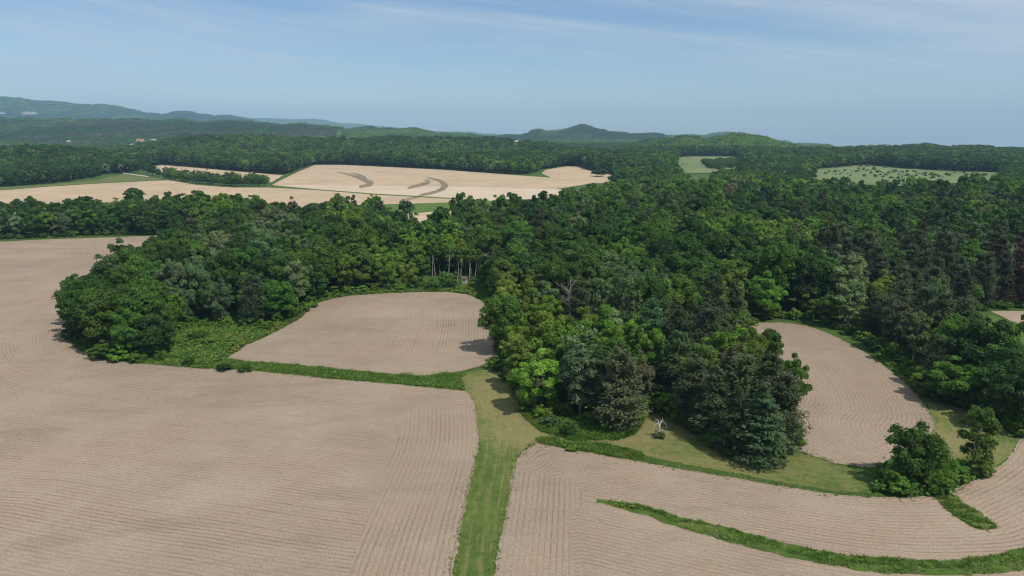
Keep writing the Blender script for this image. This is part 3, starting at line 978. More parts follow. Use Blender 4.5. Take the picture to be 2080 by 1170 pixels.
def dead_tree(seed, H, R, limbs=9, tw=5, r0=0.14):
    rng = np.random.default_rng(seed)
    tr, br = Geo(), Geo()
    tp = np.array([[0, 0, -.2], [0.1, 0, H * .35], [0.0, 0.15, H * .7], [0.2, 0.1, H]])
    tr.tube(tp, [r0 * 1.2, r0, r0 * .6, r0 * .15], 6)
    for i in range(limbs):
        z = H * rng.uniform(.3, .9)
        a = rng.uniform(0, 2 * PI)
        L = R * rng.uniform(.5, 1.1) * (1.15 - z / H * .6)
        e = np.array([math.cos(a) * L, math.sin(a) * L, z + L * rng.uniform(.3, .9)])
        ln = limb([0.05, 0.05, z], e, rng, .1, 6)
        br.tube(ln, np.linspace(r0 * .45, .02, 6), 5)
        for k in range(tw):
            s = ln[rng.integers(2, 6)]
            e2 = s + rng.normal(size=3) * L * .28 + np.array([0, 0, L * .22])
            br.tube(limb(s, e2, rng, .15, 4), np.linspace(.04, .012, 4), 4)
    return tr, br


FORMS = {}      # kind -> list of (trunk mesh, crown mesh, height, radius)


def add_form(kind, trunk_mat, leaf_mat, geo, H, R):
    t, c = geo
    FORMS.setdefault(kind, []).append((t.mesh('trunk', trunk_mat, True), c.mesh('crown', leaf_mat, False, True), H, R))


for s in range(6):
    add_form('oak', M_BARK, M_LEAF, broadleaf(100 + s, 10500, 13, 5.0, 30 + 2 * s, 0.28, 0.10), 13, 5.0)
for s in range(4):
    add_form('maple', M_BARK, M_LEAF, broadleaf(140 + s, 9000, 12, 3.9, 24, 0.25, 0.06, 1.03), 12, 3.9)
for s in range(3):
    add_form('ragged', M_BARK, M_LEAF, broadleaf(155 + s, 7500, 9.5, 4.2, 15, 0.24, 0.04, 0.98, 0.15, 0.16), 9.5, 4.2)
for s in range(3):
    add_form('poplar', M_GREYWOOD, M_LEAF, broadleaf(170 + s, 6000, 14, 3.5, 30, 0.27, 0.14, 1.05, 0.10), 14, 3.5)
for s in range(4):
    add_form('pine', M_PINEBARK, M_NEEDLE, pine(200 + s, 8600, 15, 3.9, 15, 7, 0.27, 0.10, 0.50 + .06 * s, 0.04, 0.14, 0.2, 0.5, 0.34), 15, 3.9)
for s in range(3):
    add_form('spruce', M_PINEBARK, M_NEEDLE, pine(230 + s, 9000, 13, 3.6, 18, 8, 0.25, 0.03, 0.80, 0.11, 0.06, 0.2, 0.42, 0.20), 13, 3.6)
for s in range(3):
    add_form('aspen', M_WHITEBARK, M_LEAF, broadleaf(260 + s, 2600, 13, 2.1, 12, 0.22, 0.55, 1.0, 0.10, 0.085), 13, 2.1)
for s in range(4):
    add_form('shrub', M_BARK, M_LEAF, broadleaf(290 + s, 2200, 3.2, 2.0, 14, 0.22, 0.0, 1.05, 0.05, 0.06), 3.2, 2.0)
for s in range(3):
    t_, c_ = dead_tree(320 + s, 11, 3.4, 12, 7)
    FORMS.setdefault('dead', []).append((t_.mesh('trunk', M_GREYWOOD, True), c_.mesh('branches', M_GREYWOOD, True), 11, 3.4))

TINTS = {
    'dark green': (0.040, 0.092, 0.015),
    'deep green': (0.058, 0.126, 0.018),
    'mid green': (0.086, 0.165, 0.021),
    'fresh green': (0.118, 0.208, 0.025),
    'bright yellow-green': (0.145, 0.220, 0.030),
    'silvery green': (0.150, 0.205, 0.095),
    'grey-green': (0.098, 0.150, 0.062),
    'brownish dark': (0.058, 0.082, 0.033),
    'blackish green': (0.042, 0.070, 0.025),
    'blue-green': (0.048, 0.100, 0.036),
    'rusty brown': (0.078, 0.062, 0.030),
    'grey-brown': (0.118, 0.116, 0.070),
}
KIND_NAME = {'ragged': ('broadleaf_tree', 'broadleaf tree'), 'oak': ('broadleaf_tree', 'broadleaf tree'), 'maple': ('broadleaf_tree', 'broadleaf tree'), 'poplar': ('poplar_tree', 'poplar'), 'pine': ('pine_tree', 'pine'),
             'spruce': ('spruce_tree', 'spruce'), 'aspen': ('aspen_tree', 'white-stemmed aspen'), 'shrub': ('shrub', 'shrub'), 'dead': ('dead_tree', 'bare dead tree')}


def jitter_tint(t, rng, k=0.16):
    b = np.array(TINTS[t]) * (1 + rng.normal() * k)
    return np.clip(b * (1 + rng.normal(size=3) * k * 0.4), 0.008, 0.5)


def plant(kind, tint, x, y, z, H, R, label, group, rng, form=None):
    fs = FORMS[kind]
    tm, cm, fh, fr_ = fs[int(rng.integers(len(fs))) if form is None else form % len(fs)]
    root = bpy.data.objects.new(KIND_NAME[kind][0], None)
    COL.objects.link(root)
    root.empty_display_size = 0.5
    root.location = (x, y, z)
    root.rotation_euler = (0, 0, rng.uniform(0, 2 * PI))
    root.scale = (R / fr_, R / fr_, H / fh)
    tag(root, label, 'shrub' if kind == 'shrub' else 'tree', group)
    link('stem' if kind == 'shrub' else 'trunk', tm, root)
    c = link('branches' if kind == 'dead' else 'crown', cm, root)
    c['tint'] = [float(v) for v in jitter_tint(tint, rng)]
    return root


# ------------------------------------------------------------------ wooded ground
# edges of the woods on the ground; the far side is where the canopy ends in front of the far fields


def far_edge():
    out = []
    for px, py, zc in [(-420, 470, 4), (-150, 452, 4), (0, 440, 5), (100, 430, 6), (230, 430, 6), (330, 420, 8), (450, 414, 10), (560, 418, 12), (640, 412, 13), (700, 402, 15), (760, 405, 14), (790, 440, 12), (850, 455, 12), (900, 440, 13), (930, 415, 14), (1000, 400, 15), (1080, 398, 17), (1150, 386, 19), (1250, 382, 19), (1330, 364, 17), (1420, 358, 18), (1550, 352, 18), (1700, 357, 18), (1780, 368, 18), (1900, 364, 18), (2000, 358, 18), (2150, 354, 18), (2350, 352, 18)]:
        out.append(flat(px, py, zc))
    return np.array(out)


FAR_EDGE = far_edge()
WOOD_PIX_S = [(2350, 640), (2115, 626), (2020, 624), (1962, 632), (1952, 700), (1985, 748), (2050, 785), (2065, 880), (2010, 850), (1960, 822), (1905, 805), (1860, 765), (1815, 728), (1762, 697), (1712, 672), (1655, 652), (1600, 646), (1540, 650), (1492, 672), (1510, 730), (1535, 790), (1562, 850), (1572, 885), (1572, 912), (1545, 935), (1490, 928), (1430, 893), (1385, 852), (1335, 815), (1300, 838), (1290, 862), (1240, 872), (1180, 852), (1120, 838), (1072, 838), (1050, 800), (1040, 765), (1025, 735), (1018, 690), (1012, 640), (1008, 600), (1000, 574), (965, 562), (930, 558), (888, 562), (870, 583), (830, 586), (760, 590), (690, 597), (640, 610), (618, 632), (590, 648), (555, 660), (470, 662), (390, 655), (345, 682), (332, 728), (270, 728), (205, 718), (162, 702), (148, 683), (155, 662), (184, 638), (240, 594), (312, 562), (396, 534), (440, 502), (405, 476), (200, 478), (0, 486), (-150, 490), (-420, 502)]
WOOD = np.concatenate([flats(WOOD_PIX_S), FAR_EDGE])

# what grows where: patches of kind and colour, by where their crowns stand in the photograph
PATCHES = [
    # px, py, rx, ry, kind, tint, chance
    (545, 480, 55, 30, 'poplar', 'silvery green', .9), (430, 535, 55, 26, 'poplar', 'silvery green', .6), (360, 565, 40, 25, 'maple', 'grey-green', .7),
    (595, 585, 55, 35, 'poplar', 'silvery green', .6), (380, 590, 40, 25, 'poplar', 'grey-green', .6),
    (430, 500, 45, 20, 'pine', 'brownish dark', .8), (530, 605, 35, 30, 'pine', 'blackish green', .9), (385, 632, 32, 22, 'spruce', 'blue-green', .9), (480, 640, 32, 22, 'spruce', 'blackish green', .8),
    (500, 470, 40, 15, 'pine', 'brownish dark', .5),
    (230, 610, 120, 70, 'oak', 'deep green', .85),
    (1050, 585, 55, 35, 'maple', 'bright yellow-green', .85), (1060, 650, 75, 45, 'maple', 'bright yellow-green', .9), (1090, 705, 60, 45, 'maple', 'bright yellow-green', .9),
    (1180, 655, 45, 30, 'maple', 'fresh green', .9), (1085, 765, 60, 55, 'maple', 'bright yellow-green', .9), (1225, 695, 40, 20, 'maple', 'fresh green', .9),
    (1180, 740, 45, 45, 'poplar', 'grey-green', .8), (1145, 590, 28, 28, 'dead', 'grey-brown', .5), (1310, 715, 26, 20, 'maple', 'grey-brown', .6),
    (1255, 610, 60, 50, 'poplar', 'grey-green', .5), (1300, 640, 60, 45, 'pine', 'blue-green', .55), (1370, 665, 60, 45, 'pine', 'blackish green', .8), (1450, 640, 55, 40, 'pine', 'brownish dark', .85),
    (1370, 730, 60, 30, 'maple', 'fresh green', .85), (1500, 720, 60, 20, 'maple', 'fresh green', .8), (1340, 770, 40, 40, 'pine', 'blackish green', .7),
    (1490, 790, 100, 70, 'pine', 'brownish dark', .8), (1590, 760, 25, 50, 'maple', 'mid green', .8),
    (1740, 600, 45, 45, 'poplar', 'silvery green', .75), (1815, 650, 50, 45, 'poplar', 'grey-green', .7), (1690, 620, 40, 40, 'maple', 'mid green', .7),
    (1700, 520, 55, 40, 'pine', 'brownish dark', .85), (1800, 555, 110, 60, 'pine', 'brownish dark', .85), (1900, 640, 100, 90, 'pine', 'brownish dark', .9),
    (1940, 540, 110, 60, 'pine', 'brownish dark', .75), (2060, 540, 40, 50, 'pine', 'rusty brown', .6), (1890, 580, 30, 25, 'maple', 'fresh green', .6),
    (1650, 505, 40, 28, 'maple', 'bright yellow-green', .8), (1560, 520, 50, 30, 'maple', 'fresh green', .5), (1265, 520, 60, 30, 'maple', 'fresh green', .8),
    (1470, 555, 60, 30, 'maple', 'fresh green', .5), (1000, 480, 60, 30, 'oak', 'mid green', .6), (1360, 600, 50, 30, 'poplar', 'grey-green', .6),
    (800, 540, 70, 30, 'maple', 'fresh green', .4), (1400, 480, 120, 40, 'oak', 'mid green', .5),
    (80, 425, 140, 12, 'oak', 'dark green', .8), (1580, 600, 30, 40, 'oak', 'mid green', .9),
]


def choose(px, py, x, y, rng):
    for (a, b, rx, ry, k, t, ch) in PATCHES:
        if ((px - a) / rx) ** 2 + ((py - b) / ry) ** 2 < 1 and rng.random() < ch:
            return k, t
    n = float(fbm(x / 38.0 + 3, y / 38.0, 3))
    u = rng.random()
    if u < 0.035:
        return 'pine', 'brownish dark'
    if u < 0.09:
        return 'poplar', 'grey-green'
    if u > 0.975:
        return 'maple', 'grey-brown'
    if u > 0.94:
        return 'maple', 'silvery green'
    v = n * 1.7 - 0.10 + rng.normal() * 0.19
    if v < 0.46:
        return 'oak', 'dark green'
    if v < 0.70:
        return 'oak', 'deep green'
    if v < 0.88:
        return ('maple' if rng.random() < .4 else 'oak'), 'mid green'
    return 'maple', 'fresh green'


def dart(poly, spacing_fn, rng, tries=1.0, hard=None):
    """points at least spacing apart inside a polygon, nearest first"""
    x0, y0 = poly.min(0); x1, y1 = poly.max(0)
    pts = []
    cell = 4.0
    gridd = {}
    s = 2.2
    gx, gy = np.meshgrid(np.arange(x0, x1, s), np.arange(y0, y1, s))
    gx = (gx + rng.uniform(-1.1, 1.1, gx.shape)).ravel(); gy = (gy + rng.uniform(-1.1, 1.1, gy.shape)).ravel()
    ok = in_poly(gx, gy, poly) & (np.abs(gx) < gy * 0.88 + 40)
    gx, gy = gx[ok], gy[ok]
    order = rng.permutation(len(gx))
    sp = spacing_fn(gx, gy)
    for i in order:
        x, y, d = gx[i], gy[i], sp[i]
        ci, cj = int(x // cell), int(y // cell)
        k = int(d // cell) + 1
        good = True
        for a in range(ci - k, ci + k + 1):
            for b in range(cj - k, cj + k + 1):
                for (qx, qy) in gridd.get((a, b), ()):
                    if (qx - x) ** 2 + (qy - y) ** 2 < d * d:
                        good = False
                        break
                if not good:
                    break
            if not good:
                break
        if good and (hard is None or all((x - hx) ** 2 + (y - hy) ** 2 > (0.62 * (hr + d * .5)) ** 2 for hx, hy, hr in hard if abs(hx - x) < 12)):
            gridd.setdefault((ci, cj), []).append((x, y))
            pts.append((x, y))
    return np.array(pts)


# trees set one by one: kind, tint, base pixel, height, crown radius, label
HAND = [
    ('maple', 'bright yellow-green', 1085, 838, 11, 4.7, 'bright yellow-green round tree at the lane junction, nearest of the clump'),
    ('maple', 'bright yellow-green', 1062, 792, 10, 4.2, 'bright yellow-green tree just behind the round one at the lane junction'),
    ('poplar', 'grey-green', 1178, 842, 13, 4.0, 'grey-green poplar between the bright round tree and the dark pine'),
    ('pine', 'brownish dark', 1258, 872, 15, 4.7, 'broad dark brownish pine standing alone by the bay of mown grass'),
    ('pine', 'blackish green', 1222, 852, 12, 3.4, 'smaller dark pine tucked behind the broad pine by the mown bay'),
    ('spruce', 'blue-green', 1540, 938, 13.5, 4.8, 'blue-green spruce with drooping boughs at the front of the pine clump'),
    ('spruce', 'blackish green', 1490, 922, 12, 3.6, 'dark spruce beside the blue-green spruce, nearer the dead snag'),
    ('pine', 'brownish dark', 1448, 890, 13.5, 4.0, 'brownish pine on the snag side of the pine clump'),
    ('pine', 'brownish dark', 1500, 893, 15.2, 4.0, 'tall brownish pine behind the dark spruce in the pine clump'),
    ('pine', 'brownish dark', 1552, 895, 15.8, 4.0, 'tallest brownish pine right behind the blue-green spruce'),
    ('pine', 'blackish green', 1588, 905, 12.8, 3.6, 'dark pine at the field corner of the pine clump'),
    ('maple', 'mid green', 1592, 858, 13, 3.4, 'green broadleaf tree among the pines beside the curved field'),
    ('pine', 'brownish dark', 1405, 862, 13, 3.6, 'dark brown pine above the bright shrubs by the mown bay'),
    ('oak', 'deep green', 1558, 742, 8.5, 2.9, 'dense upright green tree alone at the corner of the curved field'),
    ('dead', 'grey-brown', 1492, 745, 10, 3.2, 'bare grey dead tree with forked pale limbs by the curved field'),
    ('dead', 'grey-brown', 1352, 722, 9, 2.6, 'thin bare grey dead tree among the dark pines'),
    # right hand corner
    ('ragged', 'deep green', 1850, 985, 9.2, 3.7, 'bushy dark green tree leaning at the tip of the curved field'),
    ('ragged', 'mid green', 1893, 990, 5.6, 2.7, 'low green tree crowding the bushy tree at the field tip'),
    ('ragged', 'deep green', 1872, 972, 7.2, 2.9, 'green tree half hidden behind the bushy tree at the field tip'),
    ('poplar', 'mid green', 1975, 960, 10.6, 2.5, 'slim upright green tree beside the small lawn'),
    ('maple', 'mid green', 1958, 826, 8.8, 5.2, 'wide dome-shaped green tree above the small lawn'),
    ('maple', 'bright yellow-green', 1878, 800, 5.0, 3.0, 'low yellow-green tree at the edge of the dark pines'),
    ('oak', 'dark green', 2052, 872, 11, 4.6, 'dark round tree past the small lawn by the outer field'),
    ('oak', 'dark green', 2004, 772, 7.5, 3.8, 'dark tree in front of the outer green strip'),
    ('maple', 'fresh green', 2003, 812, 6.0, 2.4, 'small pale green tree between the dome tree and the dark round tree'),
    # left grove, front
    ('oak', 'deep green', 236, 712, 15, 6.0, 'largest dark oak at the near corner of the grove'),
    ('oak', 'deep green', 178, 690, 13.5, 5.0, 'dark oak at the outer bend of the grove'),
    ('ragged', 'grey-green', 162, 676, 12, 4.0, 'thin airy tree leaning out over the bend of the big field'),
    ('oak', 'deep green', 208, 645, 12, 4.6, 'second dark oak along the outer side of the grove'),
    ('ragged', 'dark green', 312, 724, 9, 4.4, 'low spreading tree at the grove corner beside the weedy patch'),
    ('maple', 'mid green', 216, 726, 4.0, 2.8, 'small bright bush tree under the grove corner'),
    ('oak', 'dark green', 273, 419, 13, 7.6, 'lone wide dark oak in the far tan field'),
]
rng_t = np.random.default_rng(21)
hard = []
GROUPS = {'broadleaf_tree': 'broadleaf trees of the woods', 'pine_tree': 'pines of the woods', 'spruce_tree': 'spruces of the woods', 'poplar_tree': 'poplars of the woods', 'shrub': 'shrubs along the field edges', 'aspen_tree': 'aspens by the hunting hut', 'dead_tree': 'dead trees in the woods'}
count_kind = {}
for i, (k, t, px, py, H, R, lab) in enumerate(HAND):
    x, y = flat(px, py)
    plant(k, t, x, y, 0, H, R, lab, GROUPS[KIND_NAME[k][0]], rng_t, i)
    hard.append((x, y, R))
    count_kind[KIND_NAME[k][0]] = count_kind.get(KIND_NAME[k][0], 0) + 1

ORD = 'first second third fourth fifth sixth seventh eighth ninth tenth eleventh twelfth thirteenth fourteenth fifteenth sixteenth seventeenth eighteenth nineteenth twentieth'.split()
TENS = {20: 'twenty', 30: 'thirty', 40: 'forty', 50: 'fifty', 60: 'sixty', 70: 'seventy', 80: 'eighty', 90: 'ninety'}


def ordinal(n):
    if n <= 20:
        return ORD[n - 1]
    t, u = n // 10 * 10, n % 10
    if u == 0:
        return TENS[t][:-1] + 'ieth'
    return TENS[t] + '-' + ORD[u - 1]


# ---- aspens with bare white stems beside the hut
ASPENS = [(878, 562, 12.5, 0), (884, 562, 13, 0), (894, 556, 13.5, 0), (902, 552, 13, 0), (911, 564, 13.5, .2), (929, 573, 12.5, 1.2), (936, 562, 12.5, .9), (954, 571, 12, .4), (957, 563, 12, .2), (964, 569, 10.5, .8), (979, 560, 11.5, 0), (906, 548, 13, .3), (945, 552, 12, .3), (968, 552, 12, .3)]
for i, (px, py, H, ln) in enumerate(sorted(ASPENS)):
    x, y = flat(px, py)
    o = plant('aspen', 'fresh green' if i % 2 else 'mid green', x, y, 0, H, rng_t.uniform(1.9, 2.5), f'slender aspen with a bare white stem, {ordinal(i + 1)} from the left near the hut', GROUPS['aspen_tree'], rng_t, i)
    o.rotation_euler.y = math.radians(ln * 5) if ln else 0
    if ln:
        o.rotation_euler = (0, math.radians(ln * 6), 0)
    hard.append((x, y, 2.0))


def spacing(x, y):
    return 4.3 + 3.2 * vnoise(x / 17.0, y / 17.0) + np.clip((y - 330) / 300.0, 0, 1) * 0.8


SPOTS = dart(WOOD, spacing, rng_t, hard=hard)
# nothing right in front of the aspens, and the hut's clearing stays open
pa, pb = flat(878, 578), flat(990, 578)
keep = ~((SPOTS[:, 0] > pa[0] - 1) & (SPOTS[:, 0] < pb[0] + 1) & (SPOTS[:, 1] < flat(930, 556)[1] + 1) & (SPOTS[:, 1] > 200))
SPOTS = SPOTS[keep]
SPOTS = SPOTS[np.argsort(np.hypot(SPOTS[:, 0], SPOTS[:, 1]))]
EDGE_LINE = flats(WOOD_PIX_S)


def zone_of(px, py, x, y):
    if x < -28 and y < 245:
        return 'the weedy-patch grove'
    if y > 300 and px < 800:
        return 'the far tree belt'
    if px < 990:
        return 'the oval field woods'
    if px < 1150 and y < 225:
        return 'the bright hedgerow'
    if px < 1625 and y < 185:
        return 'the mown bay clump'
    if px < 1400:
        return 'the woods behind the hedgerow'
    if y < 240:
        return 'the dark pine wood'
    return 'the high woods'


singles, mass = [], []
LIMIT = {'broadleaf_tree': 296, 'pine_tree': 150, 'poplar_tree': 90, 'spruce_tree': 60, 'dead_tree': 20, 'shrub': 200}
ed = dist_line(SPOTS[:, 0], SPOTS[:, 1], EDGE_LINE)
for (x, y), e in zip(SPOTS, ed):
    px, py, dep = to_px(x, y, 10.0)
    k, t = choose(px, py, x, y, rng_t)
    if k == 'dead' and rng_t.random() < 0.5:
        k, t = 'maple', 'grey-brown'
    f = FORMS[k][0]
    s = (0.42 + 0.58 * spacing(x, y) / 5.9) * rng_t.uniform(0.84, 1.2)
    if px < 1160 and 990 < px and y < 225 and k == 'maple':
        s *= 0.80                       # the hedgerow is lower than the woods
    if e < 4:
        s *= 0.86
    if k in ('oak', 'maple'):
        s *= 1.06
    H = f[2] * s * rng_t.uniform(.86, 1.16); R = f[3] * s * rng_t.uniform(.9, 1.12)
    if k in ('oak', 'maple', 'poplar') and e > 6:
        H *= 0.84 + 0.38 * float(vnoise(x / 13.0 + 7, y / 13.0))
    if y > 300 and px < 420:
        H *= 0.86
    nm = KIND_NAME[k][0]
    vis = -60 < px < 2140
    rec = (k, t, x, y, H, R, px, py)
    if vis and count_kind.get(nm, 0) < LIMIT.get(nm, 0) and dep < 330:
        count_kind[nm] = count_kind.get(nm, 0) + 1
        singles.append(rec)
    else:
        mass.append(rec)

rows = {}
for r in singles:
    z_ = zone_of(r[6], r[7], r[2], r[3])
    rows.setdefault((z_, int(r[3] // 9)), []).append(r)
zrows = {}
for (z_, b) in sorted(rows):
    zrows.setdefault(z_, []).append(b)
for (z_, b), rs in sorted(rows.items()):
    n_row = zrows[z_].index(b) + 1
    by_kind = {}
    for r in sorted(rs, key=lambda r: r[6]):
        key = (r[1], KIND_NAME[r[0]][1])
        by_kind[key] = by_kind.get(key, 0) + 1
        k, t, x, y, H, R = r[:6]
        if sum(1 for q in rs if (q[1], KIND_NAME[q[0]][1]) == key) == 1:
            lab = f'{t} {key[1]}, alone of its kind, {ordinal(n_row)} row of {z_}'
        else:
            lab = f'{t} {key[1]}, {ordinal(by_kind[key])} from left, {ordinal(n_row)} row of {z_}'
        plant(k, t, x, y, 0, H, R, lab, GROUPS[KIND_NAME[k][0]], rng_t)

# ------------------------------------------------------------------ the rest of the woods: one mass
def joined_form(name, geos, mats):
    vs, f3, f4, m3, m4, va, off = [], [], [], [], [], [], 0
    for i, g in enumerate(geos):
        v, fl, a = g.arrays()
        vs.append(v); va.append(a)
        for f in fl:
            (f3 if f.shape[1] == 3 else f4).append(f + off)
            (m3 if f.shape[1] == 3 else m4).append(np.full(len(f), i))
        off += len(v)
    fl = [np.concatenate(x) for x in (f3, f4) if x]
    fm = np.concatenate([np.concatenate(x) for x in (m3, m4) if x])
    return build_mesh(name, np.concatenate(vs), fl, mats, fm, {'var': np.concatenate(va)})


def source_collection(name, meshes):
    c = bpy.data.collections.new(name)
    for i, me in enumerate(meshes):
        o = bpy.data.objects.new(f'{name}_form_{i:02d}', me)
        c.objects.link(o)
    return c


def scatter_object(name, pts, scale, rot, variant, tint, coll, **props):
    me = build_mesh(name, pts, np.zeros((0, 3), int) if False else np.array([[0, 0, 0]])[:0], [], None) if False else bpy.data.meshes.new(name)
    me.vertices.add(len(pts))
    me.vertices.foreach_set('co', np.asarray(pts, np.float32).ravel())
    a = me.attributes.new('tint', 'FLOAT_VECTOR', 'POINT'); a.data.foreach_set('vector', np.asarray(tint, np.float32).ravel())
    a = me.attributes.new('size', 'FLOAT_VECTOR', 'POINT'); a.data.foreach_set('vector', np.asarray(scale, np.float32).ravel())
    a = me.attributes.new('turn', 'FLOAT_VECTOR', 'POINT')
    e = np.zeros((len(pts), 3), np.float32); e[:, 2] = rot
    a.data.foreach_set('vector', e.ravel())
    a = me.attributes.new('form', 'INT', 'POINT'); a.data.foreach_set('value', np.asarray(variant, np.int32))
    o = link(name, me, None, None, kind='stuff', **props)
    ng = bpy.data.node_groups.new(name + '_scatter', 'GeometryNodeTree')
    ng.interface.new_socket('Geometry', in_out='INPUT', socket_type='NodeSocketGeometry')
    ng.interface.new_socket('Geometry', in_out='OUTPUT', socket_type='NodeSocketGeometry')
    gi = ng.nodes.new('NodeGroupInput'); go = ng.nodes.new('NodeGroupOutput')
    ip = ng.nodes.new('GeometryNodeInstanceOnPoints')
    ci = ng.nodes.new('GeometryNodeCollectionInfo')
    ci.inputs['Collection'].default_value = coll
    ci.inputs['Separate Children'].default_value = True
    ci.inputs['Reset Children'].default_value = True
    ip.inputs['Pick Instance'].default_value = True

    def named(nm, ty):
        q = ng.nodes.new('GeometryNodeInputNamedAttribute')
        q.data_type = ty
        q.inputs['Name'].default_value = nm
        return [s for s in q.outputs if s.enabled and s.name == 'Attribute'][0]

    L = ng.links
    L.new(gi.outputs[0], ip.inputs['Points'])
    L.new(ci.outputs[0], ip.inputs['Instance'])
    L.new(named('form', 'INT'), ip.inputs['Instance Index'])
    er = ng.nodes.new('FunctionNodeEulerToRotation')
    L.new(named('turn', 'FLOAT_VECTOR'), er.inputs[0])
    L.new(er.outputs[0], ip.inputs['Rotation'])
    L.new(named('size', 'FLOAT_VECTOR'), ip.inputs['Scale'])
    L.new(ip.outputs[0], go.inputs[0])
    md = o.modifiers.new('scatter', 'NODES')
    md.node_group = ng
    return o


MID, MID_INFO = [], []
for k, gens in {
        'oak': [broadleaf(400 + s, 3400, 13, 5.0, 26, 0.46, 0.12) for s in range(4)],
        'maple': [broadleaf(420 + s, 3000, 12, 3.9, 22, 0.42, 0.10, 1.03) for s in range(3)],
        'poplar': [broadleaf(440 + s, 2200, 14, 3.5, 26, 0.40, 0.14, 1.05, .1) for s in range(2)],
        'pine': [pine(460 + s, 2800, 15, 3.9, 14, 7, .46, .10, .54, .04, .14, .2, .5, .34) for s in range(3)],
        'spruce': [pine(480, 2400, 13, 3.6, 15, 7, .5, .03, .92, .13, .05)]}.items():
    for g in gens:
        MID_INFO.append(k)
        MID.append(joined_form('tree_mid', g, [M_BARK if k in ('oak', 'maple', 'poplar') else M_PINEBARK, M_NEEDLE if k in ('pine', 'spruce') else M_LEAF]))
LOW, LOW_INFO = [], []
for k, gens in {
        'oak': [broadleaf(500 + s, 800, 13, 5.2, 18, 0.92, 0.14) for s in range(4)],
        'maple': [broadleaf(520 + s, 700, 12, 4.0, 15, 0.82, 0.12) for s in range(2)],
        'pine': [pine(540 + s, 750, 15, 3.9, 11, 6, .95, .10, .7, .06, .10) for s in range(2)]}.items():
    for g in gens:
        LOW_INFO.append(k)
        LOW.append(joined_form('tree_low', g, [M_BARK, M_NEEDLE if k == 'pine' else M_LEAF]))
# far canopy: a knot of three crowns
KNOT = []
for s in range(4):
    r_ = np.random.default_rng(560 + s)
    g = Geo()
    for c in range(4):
        _, cg = broadleaf(570 + s * 7 + c, 150, r_.uniform(10, 15), r_.uniform(4, 6), 9, 1.75, 0.10)
        v, fl, a = cg.arrays()
        off = np.array([r_.normal() * 6, r_.normal() * 6, 0])
        g.add(v + off, fl[0], a)
    KNOT.append(g.mesh('canopy_knot', M_LEAF, False, True))

C_MID = source_collection('woods_mid', MID)
C_LOW = source_collection('woods_low', LOW)
C_KNOT = source_collection('woods_far', KNOT)


def mass_object(name, recs, info, coll, rng, **props):
    P, S, V, T = [], [], [], []
    for (k, t, x, y, H, R) in recs:
        kk = k if k in info else ('oak' if k != 'spruce' else 'pine')
        opts = [i for i, q in enumerate(info) if q == kk]
        f = FORMS[kk][0]
        P.append((x, y, float(height(x, y)) if y > 700 else 0.0)); S.append((R / f[3], R / f[3], H / f[2]))
        V.append(opts[int(rng.integers(len(opts)))]); T.append(jitter_tint(t, rng))
    return scatter_object(name, P, S, rng.uniform(0, 6.28, len(P)), V, T, coll, **props)


near_mass = [r[:6] for r in mass if r[3] < 480]
far_mass = [r[:6] for r in mass if r[3] >= 480]
mass_object('woods', near_mass, MID_INFO, C_MID, rng_t, label='dense green canopy of the woods beyond the nearest trees')

# ---- woods between 450 m and 1500 m, on the slopes
NO_TREES = [FAR_A, FAR_B, FAR_B2, FAR_C, FAR_D, FAR_E, LEFT_MEADOW, GREEN_STRIP]
OPEN = [MEADOW_1, MEADOW_2] + CLEARINGS
rng_f = np.random.default_rng(33)


def far_points(y0, y1, sp0, sp1):
    out = []
    y = y0
    while y < y1:
        s = sp0 + (sp1 - sp0) * (y - y0) / (y1 - y0)
        w = y * 0.93 + 60
        xs = np.arange(-w, w, s) + rng_f.uniform(-.45, .45, int(math.ceil(2 * w / s))) * s
        ys = y + rng_f.uniform(-.45, .45, len(xs)) * s
        out.append(np.stack([xs, ys], 1))
        y += s
    return np.concatenate(out)


def open_ground(p):
    bad = in_poly(p[:, 0], p[:, 1], WOOD)
    for q in NO_TREES:
        bad |= in_poly(p[:, 0], p[:, 1], q) | (dist_line(p[:, 0], p[:, 1], q, True) < 5.5)
    for q in OPEN:
        bad |= in_poly(p[:, 0], p[:, 1], q)
    return bad


# sight lines into the meadows stay open: no tree in front of them higher than the line of sight
def blocks_meadow(p, h):
    b = np.zeros(len(p), bool)
    for f in (0.2, 0.45, 0.7, 1.0):
        b |= blocks_at(p, h * f)
    return b


def blocks_at(p, h):
    z = height(p[:, 0], p[:, 1]) + h
    px, py, _ = to_px(p[:, 0], p[:, 1], z)
    b = np.zeros(len(p), bool)
    for q in OPEN:
        zz = height(q[:, 0], q[:, 1])
        qx, qy, _ = to_px(q[:, 0], q[:, 1], zz)
        near = p[:, 1] < q[:, 1].max()
        poly = np.stack([qx, qy], 1)
        b |= near & in_poly(px, py, poly)
        low = np.stack([qx, qy + 5], 1)
        b |= near & in_poly(px, py, low)
    return b


p = far_points(430, 1500, 6.6, 9.0)
bad = open_ground(p)
